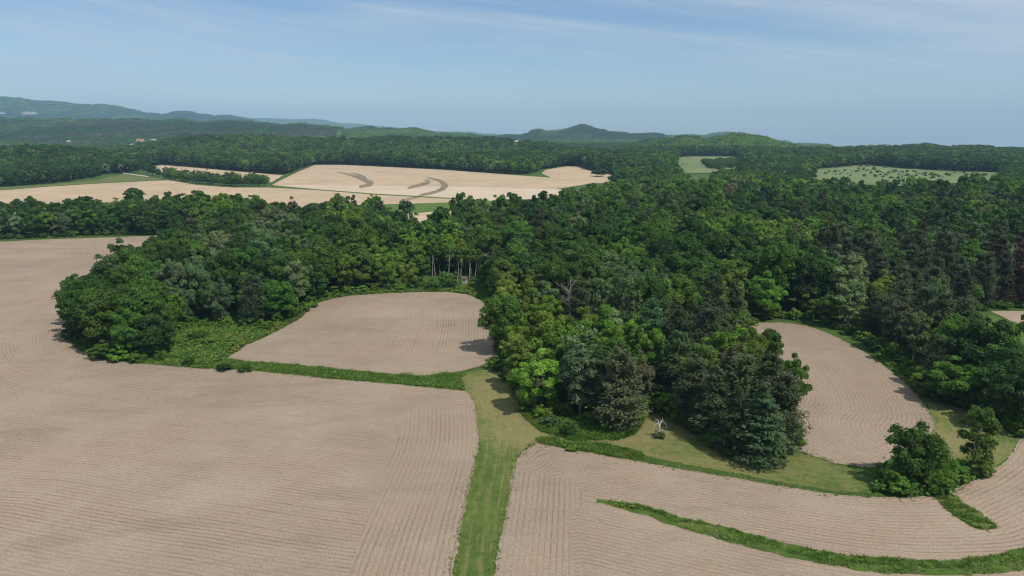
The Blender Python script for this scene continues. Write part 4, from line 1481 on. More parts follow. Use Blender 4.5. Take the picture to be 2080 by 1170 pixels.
# open bottom land in front of and between the far fields
px, py, _ = to_px(p[:, 0], p[:, 1], 0 * p[:, 0])
VALLEY = flats([(285, 343), (330, 335), (400, 341), (500, 350), (575, 355), (605, 348), (640, 334), (760, 337), (900, 344), (1050, 355), (1100, 352), (1108, 345), (1150, 337), (1195, 345), (1250, 355), (1275, 362), (1282, 392), (1000, 475), (400, 500), (-420, 500), (-420, 415), (-100, 393), (0, 380), (120, 372), (236, 353), (262, 353)])
bad |= in_poly(p[:, 0], p[:, 1], VALLEY)
bad |= blocks_meadow(p, 17)
p = p[~bad]
recs = []
zz = height(p[:, 0], p[:, 1])
nn = fbm(p[:, 0] / 90 + 9, p[:, 1] / 90, 3)
for (x, y), n in zip(p, nn):
    v = n * 1.4 + rng_f.normal() * .17
    u = rng_f.random()
    if u < 0.05:
        k, t = 'pine', 'blackish green'
    elif u < 0.085:
        k, t = 'maple', 'grey-brown'
    elif u < 0.15:
        k, t = 'maple', 'silvery green'
    elif v < .52:
        k, t = 'oak', 'dark green'
    elif v < .72:
        k, t = 'oak', 'deep green'
    elif v < .92:
        k, t = 'oak', 'mid green'
    else:
        k, t = 'maple', 'fresh green'
    s = rng_f.uniform(.8, 1.2) * (1.0 + 0.35 * min(1.0, max(0.0, (y - 800) / 250.0)))
    recs.append((k, t, x, y, FORMS[k][0][2] * s, FORMS[k][0][3] * s))
mass_object('distant_woods', far_mass + recs, LOW_INFO, C_LOW, rng_f, label='distant dark woods on the slopes behind the tan fields')

# ---- forest on the hills
p = np.concatenate([far_points(1500, 3000, 14, 21), far_points(3000, 5600, 22, 34), far_points(5600, 8300, 46, 60)])
bad = np.zeros(len(p), bool)
for q in OPEN:
    bad |= in_poly(p[:, 0], p[:, 1], q)
bad |= blocks_meadow(p, 19)
p = p[~bad]
nn = fbm(p[:, 0] / 260 + 4, p[:, 1] / 420, 4) + rng_f.normal(size=len(p)) * .05
names = np.array(['dark green', 'deep green', 'mid green', 'fresh green', 'grey-brown'])
ti = np.digitize(nn, [.40, .50, .60])
pxs = 1040 + FPX * p[:, 0] / p[:, 1]
bare = (fbm(p[:, 0] / 330 + 31, p[:, 1] / 160 + 8, 3) > 0.50) & (pxs < 700) & (p[:, 1] < 3300) & (rng_f.random(len(p)) < .7)
T = np.array([jitter_tint(names[i], rng_f) for i in ti]) * 1.2
T[bare] = np.array([jitter_tint('grey-brown', rng_f) * 1.1 for _ in range(bare.sum())]).reshape(-1, 3)
sc_ = rng_f.uniform(.75, 1.15, len(p)) * np.where(p[:, 1] > 5600, 2.9, np.where(p[:, 1] > 3000, 1.4, 1.0))
S = np.stack([sc_, sc_, rng_f.uniform(.75, 1.1, len(p)) * np.where(p[:, 1] > 5600, 1.5, np.where(p[:, 1] > 3000, 1.0, 1.0))], 1)
scatter_object('hill_forest', np.stack([p[:, 0], p[:, 1], height(p[:, 0], p[:, 1]) - 0.5], 1), S, rng_f.uniform(0, 6.28, len(p)), rng_f.integers(0, 4, len(p)), T, C_KNOT, label='hazy forest covering the far hills')

# ------------------------------------------------------------------ shelterbelt and small far trees (countable)
n_s = 0
for i, px in enumerate(np.linspace(340, 536, 30)):
    for j in range(2):
        q = px + rng_f.uniform(-4, 4)
        py = np.interp(q, [340, 400, 470, 540], [364, 372, 378, 378]) - j * 5 + rng_f.uniform(-1, 1)
        if 485 < q < 500 and j == 1:
            continue
        x, y = flat(q, py)
        n_s += 1
        plant('maple', ['mid green', 'fresh green', 'grey-green'][int(rng_f.integers(3))], x, y, 0, rng_f.uniform(8, 12.5), rng_f.uniform(3.4, 5.0), f'small tree of the far shelterbelt, {ordinal(i + 1)} from left in its {"front" if j == 0 else "back"} line', 'trees of the far shelterbelt', rng_f)
for i, (px, py, H, R) in enumerate([(262, 352, 14, 6), (280, 352, 15, 6.5), (298, 354, 13, 5.5), (310, 357, 12, 5), (322, 359, 9, 4)]):
    x, y = flat(px, py)
    plant('oak', 'dark green', x, y, 0, H, R, f'dark tree behind the row of bales, {ordinal(i + 1)} from left', 'trees behind the bales', rng_f)
for i, (px, py, H, R) in enumerate([(1213, 358, 8, 7), (1222, 359, 9, 7), (1255, 366, 12, 7), (1268, 372, 14, 8), (1290, 376, 13, 7), (1276, 362, 10, 6), (1246, 378, 12, 7)]):
    x, y = flat(px, py)
    plant('oak', 'deep green', x, y, 0, H, R, f'rounded tree by the far white house, {ordinal(i + 1)} counting away from the tan field', 'trees by the far house', rng_f)

# ------------------------------------------------------------------ shrubs along the edges
SHRUBS = [(1360, 842, 3.4, 2.4, 'fresh green', 'bright shrub at the inner end of the mown bay'), (1385, 858, 3.0, 2.0, 'fresh green', 'bright shrub between the mown bay and the dark pine'), (1345, 830, 2.6, 1.8, 'mid green', 'green shrub deepest in the mown bay'),
          (1155, 884, 2.1, 1.6, 'dark green', 'dark bush alone in the tall grass patch'), (1118, 866, 1.7, 1.6, 'grey-green', 'pale low bush in the tall grass patch beside the bright round tree'), (1590, 925, 2.6, 2.0, 'silvery green', 'whitish flowering shrub at the corner of the pine clump'), (1608, 908, 2.6, 2.2, 'fresh green', 'bright shrub where the pine clump meets the curved field'), (1612, 885, 2.2, 1.7, 'mid green', 'green shrub beside the pines on the curved field edge'),
          (1800, 985, 3.0, 2.2, 'mid green', 'green shrub beside the bushy tree at the field tip'), (1830, 1000, 2.4, 2.2, 'mid green', 'low shrub under the bushy tree at the field tip'), (1905, 985, 2.6, 2.4, 'fresh green', 'fresh shrub between the bushy tree and the slim tree'), (1940, 972, 2.4, 2.2, 'mid green', 'shrub next to the slim upright tree'), (1985, 965, 2.2, 1.8, 'mid green', 'shrub under the slim upright tree'), (1900, 1000, 2.0, 2.2, 'mid green', 'low shrub at the head of the grassed gully'),
          (2070, 885, 2.5, 2.0, 'fresh green', 'shrub below the dark round tree'), (1865, 788, 2.2, 2.0, 'mid green', 'shrub under the dark pines near the lawn'), (1905, 815, 3.0, 2.6, 'mid green', 'shrub in front of the dome-shaped tree'),
          (200, 728, 2.6, 2.2, 'mid green', 'shrub under the largest grove oak'), (240, 733, 2.6, 2.4, 'fresh green', 'bright shrub at the grove corner'), (280, 735, 2.2, 2.0, 'mid green', 'shrub beside the low spreading grove tree'), (385, 742, 1.6, 1.3, 'dark green', 'small dark bush in the weedy patch'), (455, 752, 1.4, 1.6, 'dark green', 'dark bush on the long grass strip'), (497, 754, 1.4, 1.6, 'dark green', 'second dark bush on the long grass strip'), (430, 700, 2.0, 2.2, 'fresh green', 'leafy bush in the middle of the weedy patch'), (400, 690, 1.8, 2.2, 'mid green', 'green bush at the back of the weedy patch'), (545, 668, 2.0, 2.0, 'mid green', 'bush at the edge of the grove by the oval field'),
          (915, 586, 3.0, 2.6, 'deep green', 'dark bush in front of the aspens'), (880, 588, 3.0, 2.8, 'deep green', 'dark bush left of the aspens'), (985, 574, 3.4, 3.2, 'deep green', 'wide dark bush across the clearing from the hut'), (905, 578, 4.2, 2.6, 'mid green', 'tall green bush among the aspen stems'), (1005, 750, 2.0, 2.0, 'fresh green', 'bush at the near end of the hedgerow'), (1102, 852, 2.4, 1.8, 'bright yellow-green', 'yellow-green bush under the bright round tree')]
rng_s = np.random.default_rng(44)
for i, (px, py, H, R, t, lab) in enumerate(SHRUBS):
    x, y = flat(px, py)
    plant('shrub', t, x, y, 0, H, R, lab, GROUPS['shrub'], rng_s, i)
# undergrowth along the wood edge
EP = resample(EDGE_LINE, 1.0)
edge_recs = []
walk = 0.0
names_u = ['mid green', 'deep green', 'mid green', 'fresh green']
for a, b in zip(EDGE_LINE[:-1], EDGE_LINE[1:]):
    L = np.linalg.norm(b - a)
    t = walk
    while t < L:
        q = a + (b - a) * t / L + rng_s.normal(size=2) * 0.5
        px, py, _ = to_px(q[0], q[1], 0)
        if -40 < px < 2120 and not (870 < px < 995 and 540 < py < 590):
            edge_recs.append((px, q[0], q[1]))
        t += rng_s.uniform(3.2, 5.4)
    walk = t - L
mass_u = []
for px, x, y in edge_recs:
    mass_u.append((names_u[int(rng_s.integers(4))], x, y, rng_s.uniform(1.3, 3.0), rng_s.uniform(1.3, 2.3)))
C_SHRUB = source_collection('undergrowth', [joined_form('shrub_form', broadleaf(600 + s, 1100, 3.2, 2.0, 12, 0.27, 0.0, 1.05, .05, .06), [M_BARK, M_LEAF]) for s in range(4)])
scatter_object('undergrowth', [(x, y, 0) for _, x, y, _, _ in mass_u], [(R / 2, R / 2, H / 3.2) for *_, H, R in mass_u], rng_s.uniform(0, 6.28, len(mass_u)), rng_s.integers(0, 4, len(mass_u)), [jitter_tint(t, rng_s) for t, *_ in mass_u], C_SHRUB, label='leafy undergrowth along the edge of the woods')

# scrub dotted over the far meadows
mq = []
for q, n in ((MEADOW_1, 10), (MEADOW_2, 200)):
    x0, y0 = q.min(0); x1, y1 = q.max(0)
    a = np.stack([rng_s.uniform(x0 - 20, x1 + 20, n * 3), rng_s.uniform(y0 - 20, y1 + 20, n * 3)], 1)
    a = a[(in_poly(a[:, 0], a[:, 1], q) & (vnoise(a[:, 0] / 60, a[:, 1] / 60) > .45)) | (dist_line(a[:, 0], a[:, 1], q, True) < 9)][:n]
    mq.append(a)
mq = np.concatenate(mq)
ms = rng_s.uniform(.35, 1.1, len(mq))
wedge = hits([(1428, 331), (1504, 328), (1512, 337), (1452, 347), (1436, 340)])
x0, y0 = wedge.min(0); x1, y1 = wedge.max(0)
a = np.stack([rng_s.uniform(x0, x1, 420), rng_s.uniform(y0, y1, 420)], 1)
a = a[in_poly(a[:, 0], a[:, 1], wedge)][:130]
mq = np.concatenate([mq, a]); ms = np.concatenate([ms, rng_s.uniform(1.8, 3.2, len(a))])
scatter_object('meadow_scrub', np.stack([mq[:, 0], mq[:, 1], height(mq[:, 0], mq[:, 1]) + .3], 1), np.stack([ms, ms, ms * .8], 1), rng_s.uniform(0, 6.28, len(mq)), rng_s.integers(0, 4, len(mq)), [jitter_tint(('grey-green' if i % 3 else 'mid green') if ms[i] < 1.5 else 'deep green', rng_s) for i in range(len(mq))], C_SHRUB, label='scattered scrub on the far pale meadows')

# ------------------------------------------------------------------ long grass and weeds
def tuft_material(name, cols):
    m, n, l, out = new_mat(name)
    v = attr_n(n, 'var').outputs['Fac']
    a = noise_n(n, l, position(n), 0.22, 4, 0.6)
    c = mix_c(n, l, ramp(n, l, v, 0.15, 0.85), cols[0], cols[1])
    c = mix_c(n, l, ramp(n, l, a, 0.48, 0.66, 0.0, 0.7), c, cols[2])
    b = n.new('ShaderNodeBsdfPrincipled')
    b.inputs['Roughness'].default_value = 0.6
    b.inputs['Specular IOR Level'].default_value = 0.2
    l.new(c, b.inputs['Base Color'])
    tr = n.new('ShaderNodeBsdfTranslucent'); l.new(c, tr.inputs['Color'])
    mx = n.new('ShaderNodeMixShader'); mx.inputs[0].default_value = 0.3
    l.new(b.outputs[0], mx.inputs[1]); l.new(tr.outputs[0], mx.inputs[2])
    l.new(mx.outputs[0], out.inputs['Surface'])
    return m


M_TUFT = tuft_material('long_grass', [(0.080, 0.165, 0.022), (0.135, 0.235, 0.034), (0.165, 0.220, 0.044)])
M_WEED = tuft_material('broad_weeds', [(0.070, 0.140, 0.020), (0.125, 0.210, 0.030), (0.200, 0.230, 0.040)])
M_STRAW = tuft_material('pale_weeds', [(0.20, 0.19, 0.08), (0.34, 0.28, 0.16), (0.42, 0.34, 0.22)])


def points_in(poly, dens, rng):
    x0, y0 = poly.min(0); x1, y1 = poly.max(0)
    n = int((x1 - x0) * (y1 - y0) * dens)
    x = rng.uniform(x0, x1, n); y = rng.uniform(y0, y1, n)
    ok = in_poly(x, y, poly) & (np.abs(x) < y * .78 + 15)
    return x[ok], y[ok]


def tufts(name, x, y, hgt, wid, mat, rng, label, broad=False, per=3):
    """bunches of leaning blades (or broad leaves), thousands of them: one mass"""
    g = Geo()
    m = len(x)
    for k in range(per):
        a = rng.uniform(0, 2 * PI, m)
        h = hgt * rng.uniform(.55, 1.25, m) if np.isscalar(hgt) else hgt * rng.uniform(.55, 1.25, m)
        ox, oy = rng.normal(size=m) * wid * .5, rng.normal(size=m) * wid * .5
        if broad:
            c = np.stack([x + ox, y + oy, h * rng.uniform(.25, 1.0, m)], 1)
            nr_ = rng.normal(size=(m, 3)) * .5 + np.array([0, 0, 1.0])
            g.sprays(c, nr_, wid * rng.uniform(.5, 1.1, m), .7, rng, rng.random(m))
        else:
            d = np.stack([np.cos(a), np.sin(a), np.zeros(m)], 1)
            lean = rng.normal(size=(m, 3)) * np.array([.62, .62, 0])
            b = np.stack([x + ox, y + oy, np.full(m, -0.02)], 1)
            tip = b + np.array([0, 0, 1.0]) * h[:, None] + lean * h[:, None]
            w = (wid * .5 * rng.uniform(.6, 1.2, m))[:, None]
            v = np.stack([b - d * w, b + d * w, tip + d * w * .35, tip - d * w * .35], 1).reshape(-1, 3)
            g.add(v, np.arange(4 * m).reshape(m, 4), np.repeat(rng.random(m), 4))
    v, fl, a = g.arrays()
    return link(name, build_mesh(name, v, fl, [mat], None, {'var': a}), None, None, kind='stuff', label=label)


rng_g = np.random.default_rng(55)
# strip between the big field and the oval field, with the weedy patch at its end
STRIP1 = np.concatenate([flats([(936, 768), (940, 780), (946, 792)]), STRIP_LOW[1:], flats([(330, 700), (345, 668), (400, 655), (470, 662), (540, 668), (575, 668)]), flats([(500, 703), (456, 730)]), OVAL_B[1:], flats([(975, 745)])])
x, y = points_in(STRIP1, 15.0, rng_g)
near_strip = (dist_line(x, y, STRIP_LOW) < 9) & (vnoise(x / 1.5, y / 1.5) + np.clip(dist_line(x, y, STRIP_LOW), 0, 1.2) * .3 > .42)
tufts('long_grass', x[near_strip], y[near_strip], 0.14 + .52 * vnoise(x[near_strip] / 1.8, y[near_strip] / 1.8), 0.19, M_TUFT, rng_g, 'tall green grass strip between the big field and the oval field')
PATCH = flats([(330, 735), (333, 700), (345, 668), (400, 652), (470, 658), (540, 664), (585, 655), (600, 650), (562, 674), (500, 703), (456, 730), (420, 745)])
x, y = points_in(PATCH, 6.0, rng_g)
tufts('weeds', x, y, 0.2 + 1.0 * vnoise(x / 4, y / 4), 0.34, M_WEED, rng_g, 'tangled yellow-green weeds below the grove', True, 4)
# the fringe round the oval field
FR = np.concatenate([smooth_line(OVAL_T)[::-1]])
fx, fy = [], []
for a, b in zip(FR[:-1], FR[1:]):
    n = int(np.linalg.norm(b - a) * 22)
    t = rng_g.random((n, 1)); q = a + (b - a) * t
    nrm = np.array([-(b - a)[1], (b - a)[0]]) / (np.linalg.norm(b - a) + 1e-9)
    q = q + nrm * rng_g.uniform(-0.2, 6.5, (n, 1)) ** 1.0
    fx.append(q[:, 0]); fy.append(q[:, 1])
fx, fy = np.concatenate(fx), np.concatenate(fy)
ok = ~in_poly(fx, fy, OVAL_FIELD)
tufts('weeds', fx[ok], fy[ok], 0.45 + .5 * vnoise(fx[ok] / 3, fy[ok] / 3), 0.34, M_WEED, rng_g, 'weedy green verge round the far side of the oval field', True, 3)
CLEAR = flats([(880, 590), (890, 578), (925, 570), (960, 568), (1000, 570), (1004, 585), (985, 612), (950, 598), (905, 591)])
x, y = points_in(CLEAR, 5.0, rng_g)
tufts('weeds', x, y, 0.6, 0.36, M_WEED, rng_g, 'bright weeds in the clearing in front of the hut', True, 3)
# tall grass in front of the clump
TALL = flats([(1050, 835), (1062, 845), (1082, 862), (1104, 880), (1150, 891), (1200, 895), (1250, 895), (1288, 884), (1306, 860), (1290, 850), (1240, 870), (1180, 850), (1120, 830)])
x, y = points_in(TALL, 30.0, rng_g)
tufts('long_grass', x, y, 0.25 + .6 * vnoise(x / 2.0, y / 2.0), 0.16, M_TUFT, rng_g, 'tall dark green grass in front of the broad pine')
# weeds between lawn and lower field
WS = flats([(1085, 892), (1120, 889), (1170, 893), (1230, 903), (1300, 918), (1312, 934), (1260, 931), (1160, 913), (1100, 902)])
x, y = points_in(WS, 40.0, rng_g)
ok = vnoise(x / 1.4, y / 1.4) > .36
x, y = x[ok], y[ok]
tufts('long_grass', x, y, 0.12 + .5 * vnoise(x / 1.1 + 4, y / 1.1), 0.15, M_TUFT, rng_g, 'ragged tall grass between the lane corner and the lower field')
WY = flats([(1150, 908), (1172, 906), (1182, 914), (1165, 918), (1152, 916)])
x, y = points_in(WY, 26.0, rng_g)
tufts('weeds', x, y, 0.55, 0.30, M_WEED, rng_g, 'yellow-green weeds at the corner of the lower field', True, 4)
# grass strip across the lower field
x, y = points_in(STRIP2, 40.0, rng_g)
top_ = dist_line(x, y, smooth_line(flats(STRIP2_T)))
core = (top_ < 0.3 + 2.0 * vnoise(x / 2.6, y / 2.6)) & (vnoise(x / .8 + 9, y / .8) > .25)
tufts('long_grass', x[core], y[core], 0.10 + 0.46 * vnoise(x[core] / 1.3, y[core] / 1.3) ** 1.5, 0.13, M_TUFT, rng_g, 'uneven tall grass along the strip across the lower field')
fx2 = ~core & (vnoise(x / 1.0 + 3, y / 1.0) > .40)
tufts('long_grass', x[fx2], y[fx2], 0.05 + 0.16 * vnoise(x[fx2], y[fx2]), 0.12, M_TUFT, rng_g, 'short rough grass along the near side of the strip across the lower field', False, 2)
ok = ~core & (rng_g.random(len(x)) < .35) & (vnoise(x / 1.4, y / 1.4 + 5) > .35)
tufts('weeds', x[ok], y[ok], 0.16, 0.20, M_STRAW, rng_g, 'short pale grass on the near side of the strip', False, 2)
x, y = points_in(STRIP2, 5.0, rng_g)
ok = (vnoise(x / 2.2 + 31, y / 2.2) > .66)
tufts('weeds', x[ok], y[ok], 0.15 + .40 * vnoise(x[ok] / .9, y[ok] / .9), 0.17, M_WEED, rng_g, 'broad-leaved weeds among the grass of the strip across the lower field', True, 4)
x, y = points_in(STRIP1, 2.2, rng_g)
ok = (dist_line(x, y, STRIP_LOW) < 9) & (vnoise(x / 2.6 + 11, y / 2.6) > .66)
tufts('weeds', x[ok], y[ok], 0.2 + .42 * vnoise(x[ok] / 1.2, y[ok] / 1.2), 0.34, M_WEED, rng_g, 'broad-leaved weeds in the strip below the oval field', True, 4)
x, y = points_in(WATERWAY, 40.0, rng_g)
ok = vnoise(x / .9, y / .9) > .35
x, y = x[ok], y[ok]
tufts('long_grass', x, y, 0.08 + .42 * vnoise(x / 1.2, y / 1.2), 0.14, M_TUFT, rng_g, 'green grass in the gully between the lower fields')
# brushy corner
BRUSH = flats([(1776, 975), (1772, 1000), (1850, 1008), (1900, 1008), (1945, 990), (2000, 965), (2020, 945), (1990, 935), (1940, 940), (1890, 935), (1830, 950)])
x, y = points_in(BRUSH, 9.0, rng_g)
tufts('weeds', x, y, 0.35 + .9 * vnoise(x / 2.5, y / 2.5), 0.36, M_WEED, rng_g, 'brushy weeds under the trees at the field tip', True, 4)
BR2 = flats([(1762, 697), (1790, 735), (1835, 772), (1872, 808), (1895, 800), (1860, 765), (1815, 728)])
x, y = points_in(BR2, 7.0, rng_g)
tufts('weeds', x, y, 0.5, 0.36, M_WEED, rng_g, 'weedy verge between the curved field and the dark pines', True, 3)
# ragged weeds on every near field margin
mx_, my_ = [], []
for line, dens, spread in ((smooth_line(LANE_L), 7, .45), (smooth_line(LANE_R), 7, .45), (smooth_line(STRIP_LOW), 6, .5), (LOWTOP_S[:70], 8, .6), (smooth_line(OVAL_B), 5, .5), (smooth_line(RF_R), 5, .6), (RIGHT_FIELD[-70:], 6, .8), (smooth_line(GROVE_W)[:40], 5, .8), (smooth_line(BAND_N), 3, 1.2)):
    for a, b in zip(line[:-1], line[1:]):
        n = rng_g.poisson(np.linalg.norm(b - a) * dens)
        q = a + (b - a) * rng_g.random((n, 1)) + rng_g.normal(size=(n, 2)) * spread
        mx_.append(q[:, 0]); my_.append(q[:, 1])
mx_, my_ = np.concatenate(mx_), np.concatenate(my_)
ok = vnoise(mx_ / 1.7, my_ / 1.7) > 0.34
tufts('weeds', mx_[ok], my_[ok], 0.13, 0.20, M_STRAW, rng_g, 'ragged pale weeds along the field margins', False, 2)
ok2 = (vnoise(mx_ / 1.1 + 21, my_ / 1.1) > .50)
tufts('weeds', mx_[ok2], my_[ok2], 0.05 + .22 * vnoise(mx_[ok2] / .8, my_[ok2] / .8), 0.11, M_WEED, rng_g, 'ragged green tufts along the field margins', True, 4)
# short shaggy grass on the lane and lawn so that the turf is not a flat sheet
x, y = points_in(LAWN, 26.0, rng_g)
ok = (dist_line(x, y, LANE_S) > .2) & (vnoise(x / .7, y / .7) + .35 * vnoise(x / 3, y / 3) > .62)
tufts('mown_turf', x[ok], y[ok], 0.10, 0.13, M_TUFT, rng_g, 'short shaggy turf of the grass lane', False, 1)

# ------------------------------------------------------------------ the hut by the aspens
M_HUTWALL = plain_material('weathered_board', (0.34, 0.31, 0.28), (0.46, 0.43, 0.39), 3)
M_HUTROOF = plain_material('brown_roofing', (0.10, 0.055, 0.045), (0.16, 0.09, 0.075), 3)
M_WHITE = plain_material('white_paint', (0.55, 0.55, 0.53), (0.66, 0.66, 0.64), 2)
M_DARKGLASS = plain_material('dark_glass', (0.015, 0.017, 0.02), (0.03, 0.033, 0.04), 2, 0.15, 0.5)
hx, hy = flat(944, 578)
hut = bpy.data.objects.new('hunting_hut', None); COL.objects.link(hut)
hut.location = (hx, hy, 0); hut.rotation_euler = (0, 0, math.radians(-6))
tag(hut, 'small grey hunting hut with a brown roof and white-framed window below the aspens', 'hut')
for sx in (-.66, .66):
    for sy in (-.66, .66):
        g = Geo(); g.box((sx - .06, sy - .06, -.1), (sx + .06, sy + .06, .42)); link('leg', g.mesh('leg', M_BARK), hut)
g = Geo(); g.box((-.8, -.8, .42), (.8, .8, 2.15)); link('wall', g.mesh('wall', M_HUTWALL), hut)
g = Geo()
g.add([(-1.0, -1.05, 2.12), (1.0, -1.05, 2.12), (1.0, 1.05, 2.12), (-1.0, 1.05, 2.12), (-1.0, 0, 2.75), (1.0, 0, 2.75)], [(0, 1, 5, 4), (2, 3, 4, 5), (0, 3, 2, 1)])
g.add([(-1.0, -1.05, 2.12), (-1.0, 0, 2.75), (-1.0, 1.05, 2.12), (1.0, -1.05, 2.12), (1.0, 1.05, 2.12), (1.0, 0, 2.75)], [(0, 1, 2), (3, 4, 5)])
link('roof', g.mesh('roof', M_HUTROOF), hut)
g = Geo()
for lo, hi in (((-.48, -.86, 1.30), (.48, -.802, 1.38)), ((-.48, -.86, 1.86), (.48, -.802, 1.94)), ((-.48, -.86, 1.38), (-.40, -.802, 1.86)), ((.40, -.86, 1.38), (.48, -.802, 1.86)), ((-.03, -.855, 1.38), (.03, -.803, 1.86))):
    g.box(lo, hi)
win = link('window', g.mesh('window', M_WHITE), hut)
for a, b in ((-.40, -.03), (.03, .40)):
    g = Geo(); g.box((a + .002, -.83, 1.382), (b - .002, -.804, 1.858)); link('pane', g.mesh('pane', M_DARKGLASS), win)
g = Geo(); g.box((.802, -.3, .46), (.84, .3, 1.95)); link('door', g.mesh('door', M_WHITE), hut)

# ------------------------------------------------------------------ dead snag on the lawn
sx_, sy_ = flat(1338, 888)
snag = bpy.data.objects.new('dead_snag', None); COL.objects.link(snag)
snag.location = (sx_, sy_, 0)
tag(snag, 'broken white dead snag with drooping bare branches on the mown grass', 'dead tree')
r_ = np.random.default_rng(9)
g = Geo(); g.tube([[0, 0, -.1], [.03, 0, .8], [0, .03, 1.7], [-.05, 0, 2.35]], [.24, .19, .17, .15], 8); link('trunk', g.mesh('trunk', M_DEADWOOD, True), snag)
for pts_, rad in (([[-.02, 0, 2.1], [-.17, 0, 2.6], [-.20, 0, 3.05]], [.12, .11, .07]), ([[.0, 0, 1.9], [.20, .03, 2.45], [.25, .05, 3.0]], [.12, .11, .06])):
    g = Geo(); g.tube(pts_, rad, 7); link('fork', g.mesh('fork', M_DEADWOOD, True), snag)
for pts_ in ([[-.1, 0, 2.5], [-.5, -.1, 2.5], [-.85, -.15, 2.1], [-.95, -.2, 1.5], [-1.2, -.3, 1.2]], [[.2, 0, 2.6], [.6, .1, 2.7], [1.0, .3, 2.4], [1.25, .35, 2.0]],
             [[0, -.1, 1.2], [-.4, -.3, 1.05], [-.7, -.35, .65], [-.9, -.4, .35]], [[.05, 0, 1.1], [.45, -.2, 1.3], [.7, -.2, 1.5]], [[-.15, 0, 2.9], [-.4, .1, 3.15], [-.7, .1, 3.1]], [[.22, 0, 2.8], [.5, -.1, 3.1], [.75, -.1, 3.0]],
             [[.1, .1, 2.3], [.5, .4, 2.6], [1.0, .6, 2.3], [1.2, .7, 1.9]]):
    k = len(pts_)
    g = Geo(); g.tube(pts_, np.linspace(.055, .016, k), 5); link('branch', g.mesh('branch', M_DEADWOOD, True), snag)
    for e in range(3):
        s = np.array(pts_[1 + e % (k - 1)])
        g = Geo(); g.tube(limb(s, s + r_.normal(size=3) * .28 + np.array([0, 0, -.12]), r_, .2, 3), [.025, .018, .01], 4); link('twig', g.mesh('twig', M_DEADWOOD, True), snag)
plant('shrub', 'mid green', sx_ + .1, sy_ - .15, 0, 1.05, 1.05, 'small round green shrub at the foot of the dead snag', GROUPS['shrub'], rng_s, 1)

# ------------------------------------------------------------------ far things
M_BALE = plain_material('pale_bale', (0.42, 0.39, 0.32), (0.55, 0.51, 0.43), 2)
M_TWINE = plain_material('dark_straw', (0.30, 0.26, 0.17), (0.40, 0.34, 0.22), 4)


def bale_meshes():
    g = Geo()
    n = 16
    prof = [(-.62, .0), (-.62, .70), (-.55, .77), (.55, .77), (.62, .70), (.62, .0)]
    v = []
    for (xx, r) in prof[1:-1]:
        for j in range(n):
            a = 2 * PI * j / n
            v.append((xx, r * math.cos(a), .77 + r * math.sin(a)))
    f = []
    for i in range(3):
        for j in range(n):
            f.append((i * n + j, i * n + (j + 1) % n, (i + 1) * n + (j + 1) % n, (i + 1) * n + j))
    g.add(v, f)
    e = Geo()
    for xx, i in ((-.62, 0), (.62, 3)):
        vv = [(xx, 0, .77)] + [v[i * n + j] for j in range(n)]
        e.add(vv, [(0, 1 + j, 1 + (j + 1) % n) for j in range(n)])
    return g.mesh('wrap', M_BALE, True), e.mesh('end_face', M_TWINE)


bw, be = bale_meshes()
for i in range(14):
    px, py = 252 + i * 3.7, 354.2 + i * 0.52
    x, y = flat(px, py)
    b_ = bpy.data.objects.new('hay_bale', None); COL.objects.link(b_)
    b_.location = (x, y, 0); b_.rotation_euler = (0, 0, rng_f.uniform(-.2, .2)); b_.scale = (1.25, 1.25, 1.25)
    tag(b_, f'pale round hay bale below the far trees, {ordinal(i + 1)} from left in the row', 'hay bale', 'row of hay bales')
    link('wrap', bw, b_); link('end_face', be, b_)

M_REDROOF = plain_material('red_roofing', (0.34, 0.13, 0.10), (0.42, 0.18, 0.14), .4)
M_GREYROOF = plain_material('grey_roofing', (0.30, 0.30, 0.31), (0.40, 0.40, 0.41), .4)


def house(px, py, w, d, h, rh, roof_m, name, label, cat, clear=0.0):
    p3 = hit(px, py) if py < 340 else np.append(flat(px, py), 0)
    r = bpy.data.objects.new(name, None); COL.objects.link(r)
    r.location = (p3[0], p3[1], p3[2] + clear)
    tag(r, label, cat)
    g = Geo(); g.box((-w / 2, -d / 2, -3), (w / 2, d / 2, h))
    g.add([(-w / 2, -d / 2, h), (-w / 2, d / 2, h), (-w / 2, 0, h + rh - .2), (w / 2, -d / 2, h), (w / 2, d / 2, h), (w / 2, 0, h + rh - .2)], [(0, 1, 2), (3, 5, 4)])
    link('wall', g.mesh('wall', M_WHITE), r)
    g = Geo()
    o = .5
    for s in (-1, 1):
        g.add([(-w / 2 - o, s * (d / 2 + o), h - .25), (w / 2 + o, s * (d / 2 + o), h - .25), (w / 2 + o, 0, h + rh), (-w / 2 - o, 0, h + rh), (-w / 2 - o, s * (d / 2 + o), h - .05), (w / 2 + o, s * (d / 2 + o), h - .05), (w / 2 + o, 0, h + rh + .2), (-w / 2 - o, 0, h + rh + .2)],
              [(0, 1, 2, 3), (4, 7, 6, 5), (0, 4, 5, 1), (1, 5, 6, 2), (3, 7, 4, 0)])
    link('roof', g.mesh('roof', roof_m), r)
    k = max(2, int(w / 4))
    for i in range(k):
        xx = -w / 2 + w * (i + .5) / k
        g = Geo(); g.box((xx - .6, -d / 2 - .06, 1.0), (xx + .6, -d / 2 - .005, 2.4)); link('window', g.mesh('window', M_DARKGLASS), r)
    g = Geo(); g.box((w * .18, -d / 2 - .05, 0), (w * .18 + .01 + 1.0, -d / 2 - .006, 0.98)); link('door', g.mesh('door', M_REDROOF), r)
    return r


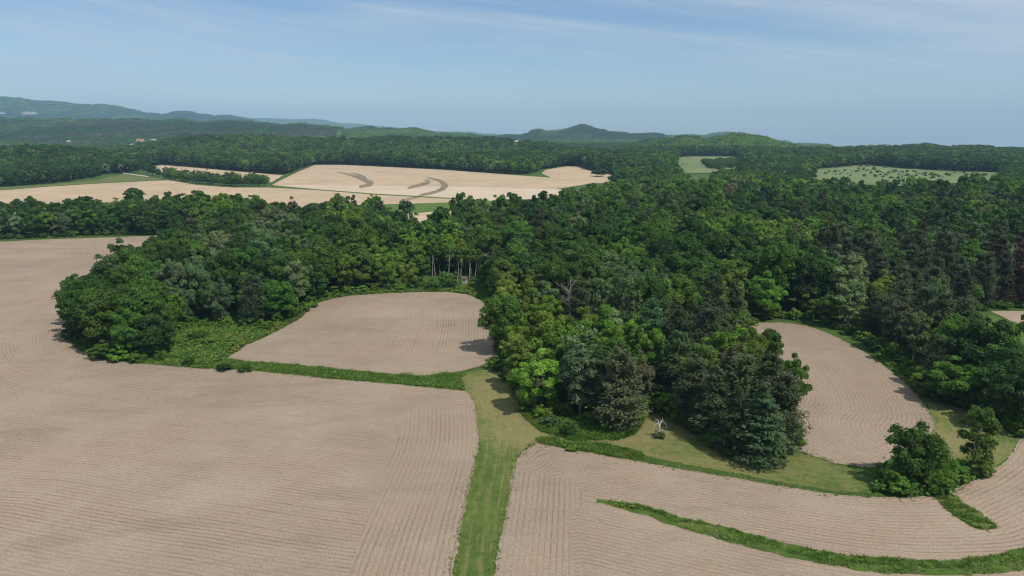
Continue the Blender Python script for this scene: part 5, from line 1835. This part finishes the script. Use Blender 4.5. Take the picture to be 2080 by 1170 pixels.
house(286, 293.5, 20, 12, 4, 5, M_REDROOF, 'farm_barn', 'far pale barn with a red roof in the valley woods', 'barn', 8)
house(312, 291.5, 17, 10, 3, 3, M_GREYROOF, 'farm_shed', 'far grey-roofed shed beside the red-roofed barn', 'shed', 8)
house(141, 296, 9, 8, 5, 3, M_GREYROOF, 'farm_house', 'tiny white house far off in the valley woods', 'house', 8)
house(1284, 366, 12, 9, 5, 4, M_GREYROOF, 'farm_house', 'white house with a grey roof among trees past the tan fields', 'house', 0)

# masts on the hills
M_STEEL = plain_material('grey_steel', (0.10, 0.10, 0.11), (0.16, 0.16, 0.17), 1)
for (px, py0, top, lab) in ((1157, 276, 249, 'thin tall radio mast beside the cone-shaped hill'), (837, 274, 256, 'short thin mast on the low wooded ridge')):
    b3 = hit(px, py0)
    Hm = (CAM_H + b3[1] * slope_of(top)) - b3[2]
    r = bpy.data.objects.new('radio_mast', None); COL.objects.link(r)
    r.location = tuple(b3)
    tag(r, lab, 'mast')
    g = Geo()
    for a in range(3):
        c_, s_ = math.cos(a * 2.094) * .8, math.sin(a * 2.094) * .8
        g.tube([[c_, s_, -1], [c_ * .9, s_ * .9, Hm * .5], [c_ * .7, s_ * .7, Hm]], [.34, .30, .26], 5)
    link('pole', g.mesh('pole', M_STEEL), r)['kind'] = 'stuff'
    g = Geo()
    kk = int(Hm / 3)
    for i in range(kk):
        for a in range(3):
            a2 = (a + 1) % 3
            z0_, z1_ = i * 3.0, i * 3.0 + 3.0
            g.tube([[math.cos(a * 2.094) * .75, math.sin(a * 2.094) * .75, z0_], [math.cos(a2 * 2.094) * .75, math.sin(a2 * 2.094) * .75, z1_]], [.12, .12], 4)
    link('lattice', g.mesh('lattice', M_STEEL), r)['kind'] = 'stuff'

# quarry face on the far bluff
M_ROCK = plain_material('pale_sandstone', (0.17, 0.155, 0.125), (0.36, 0.325, 0.28), .06, .95, .1)
for (px, py, w, h, sd, lab) in ((62, 236, 175, 30, 3, 'pale quarry face on the slope of the far bluff'), (4, 235, 70, 24, 5, 'small pale rock face near the start of the far bluff')):
    b3 = hit(px, py)
    r_ = np.random.default_rng(sd)
    u, v = np.meshgrid(np.linspace(-1, 1, 26), np.linspace(0, 1, 9))
    X = u * w / 2
    top_ = h * (0.45 + 0.75 * fbm(u * 3.1 + sd, v * 0 + sd, 3)) * (1 - np.abs(u) ** 3)
    Z = v * top_ + 14
    Y = v * 34 - 40 + 16 * fbm(u * 4 + sd, v * 3.0, 3)
    V = np.stack([X.ravel(), Y.ravel(), Z.ravel()], 1)
    k = (np.arange(8)[:, None] * 26 + np.arange(25)[None]).ravel()
    F = np.stack([k, k + 1, k + 27, k + 26], 1)
    # closed body: back and foot
    B = V.copy(); B[:, 1] += 30; B[:, 2] -= 16
    V2 = np.concatenate([V, B]); nV = len(V)
    F2 = [F, F[:, ::-1] + nV]
    top_i = 8 * 26 + np.arange(25)
    F2.append(np.stack([top_i, top_i + 1, top_i + 1 + nV, top_i + nV], 1))
    o = link('rock_face', build_mesh('rock_face', V2, F2, [M_ROCK], None, None, False), None, tuple(b3))
    tag(o, lab, 'rock face')
print('SINGLE TREES', count_kind, 'MASS', len(mass), 'FAR', len(recs), 'HILL', len(p))
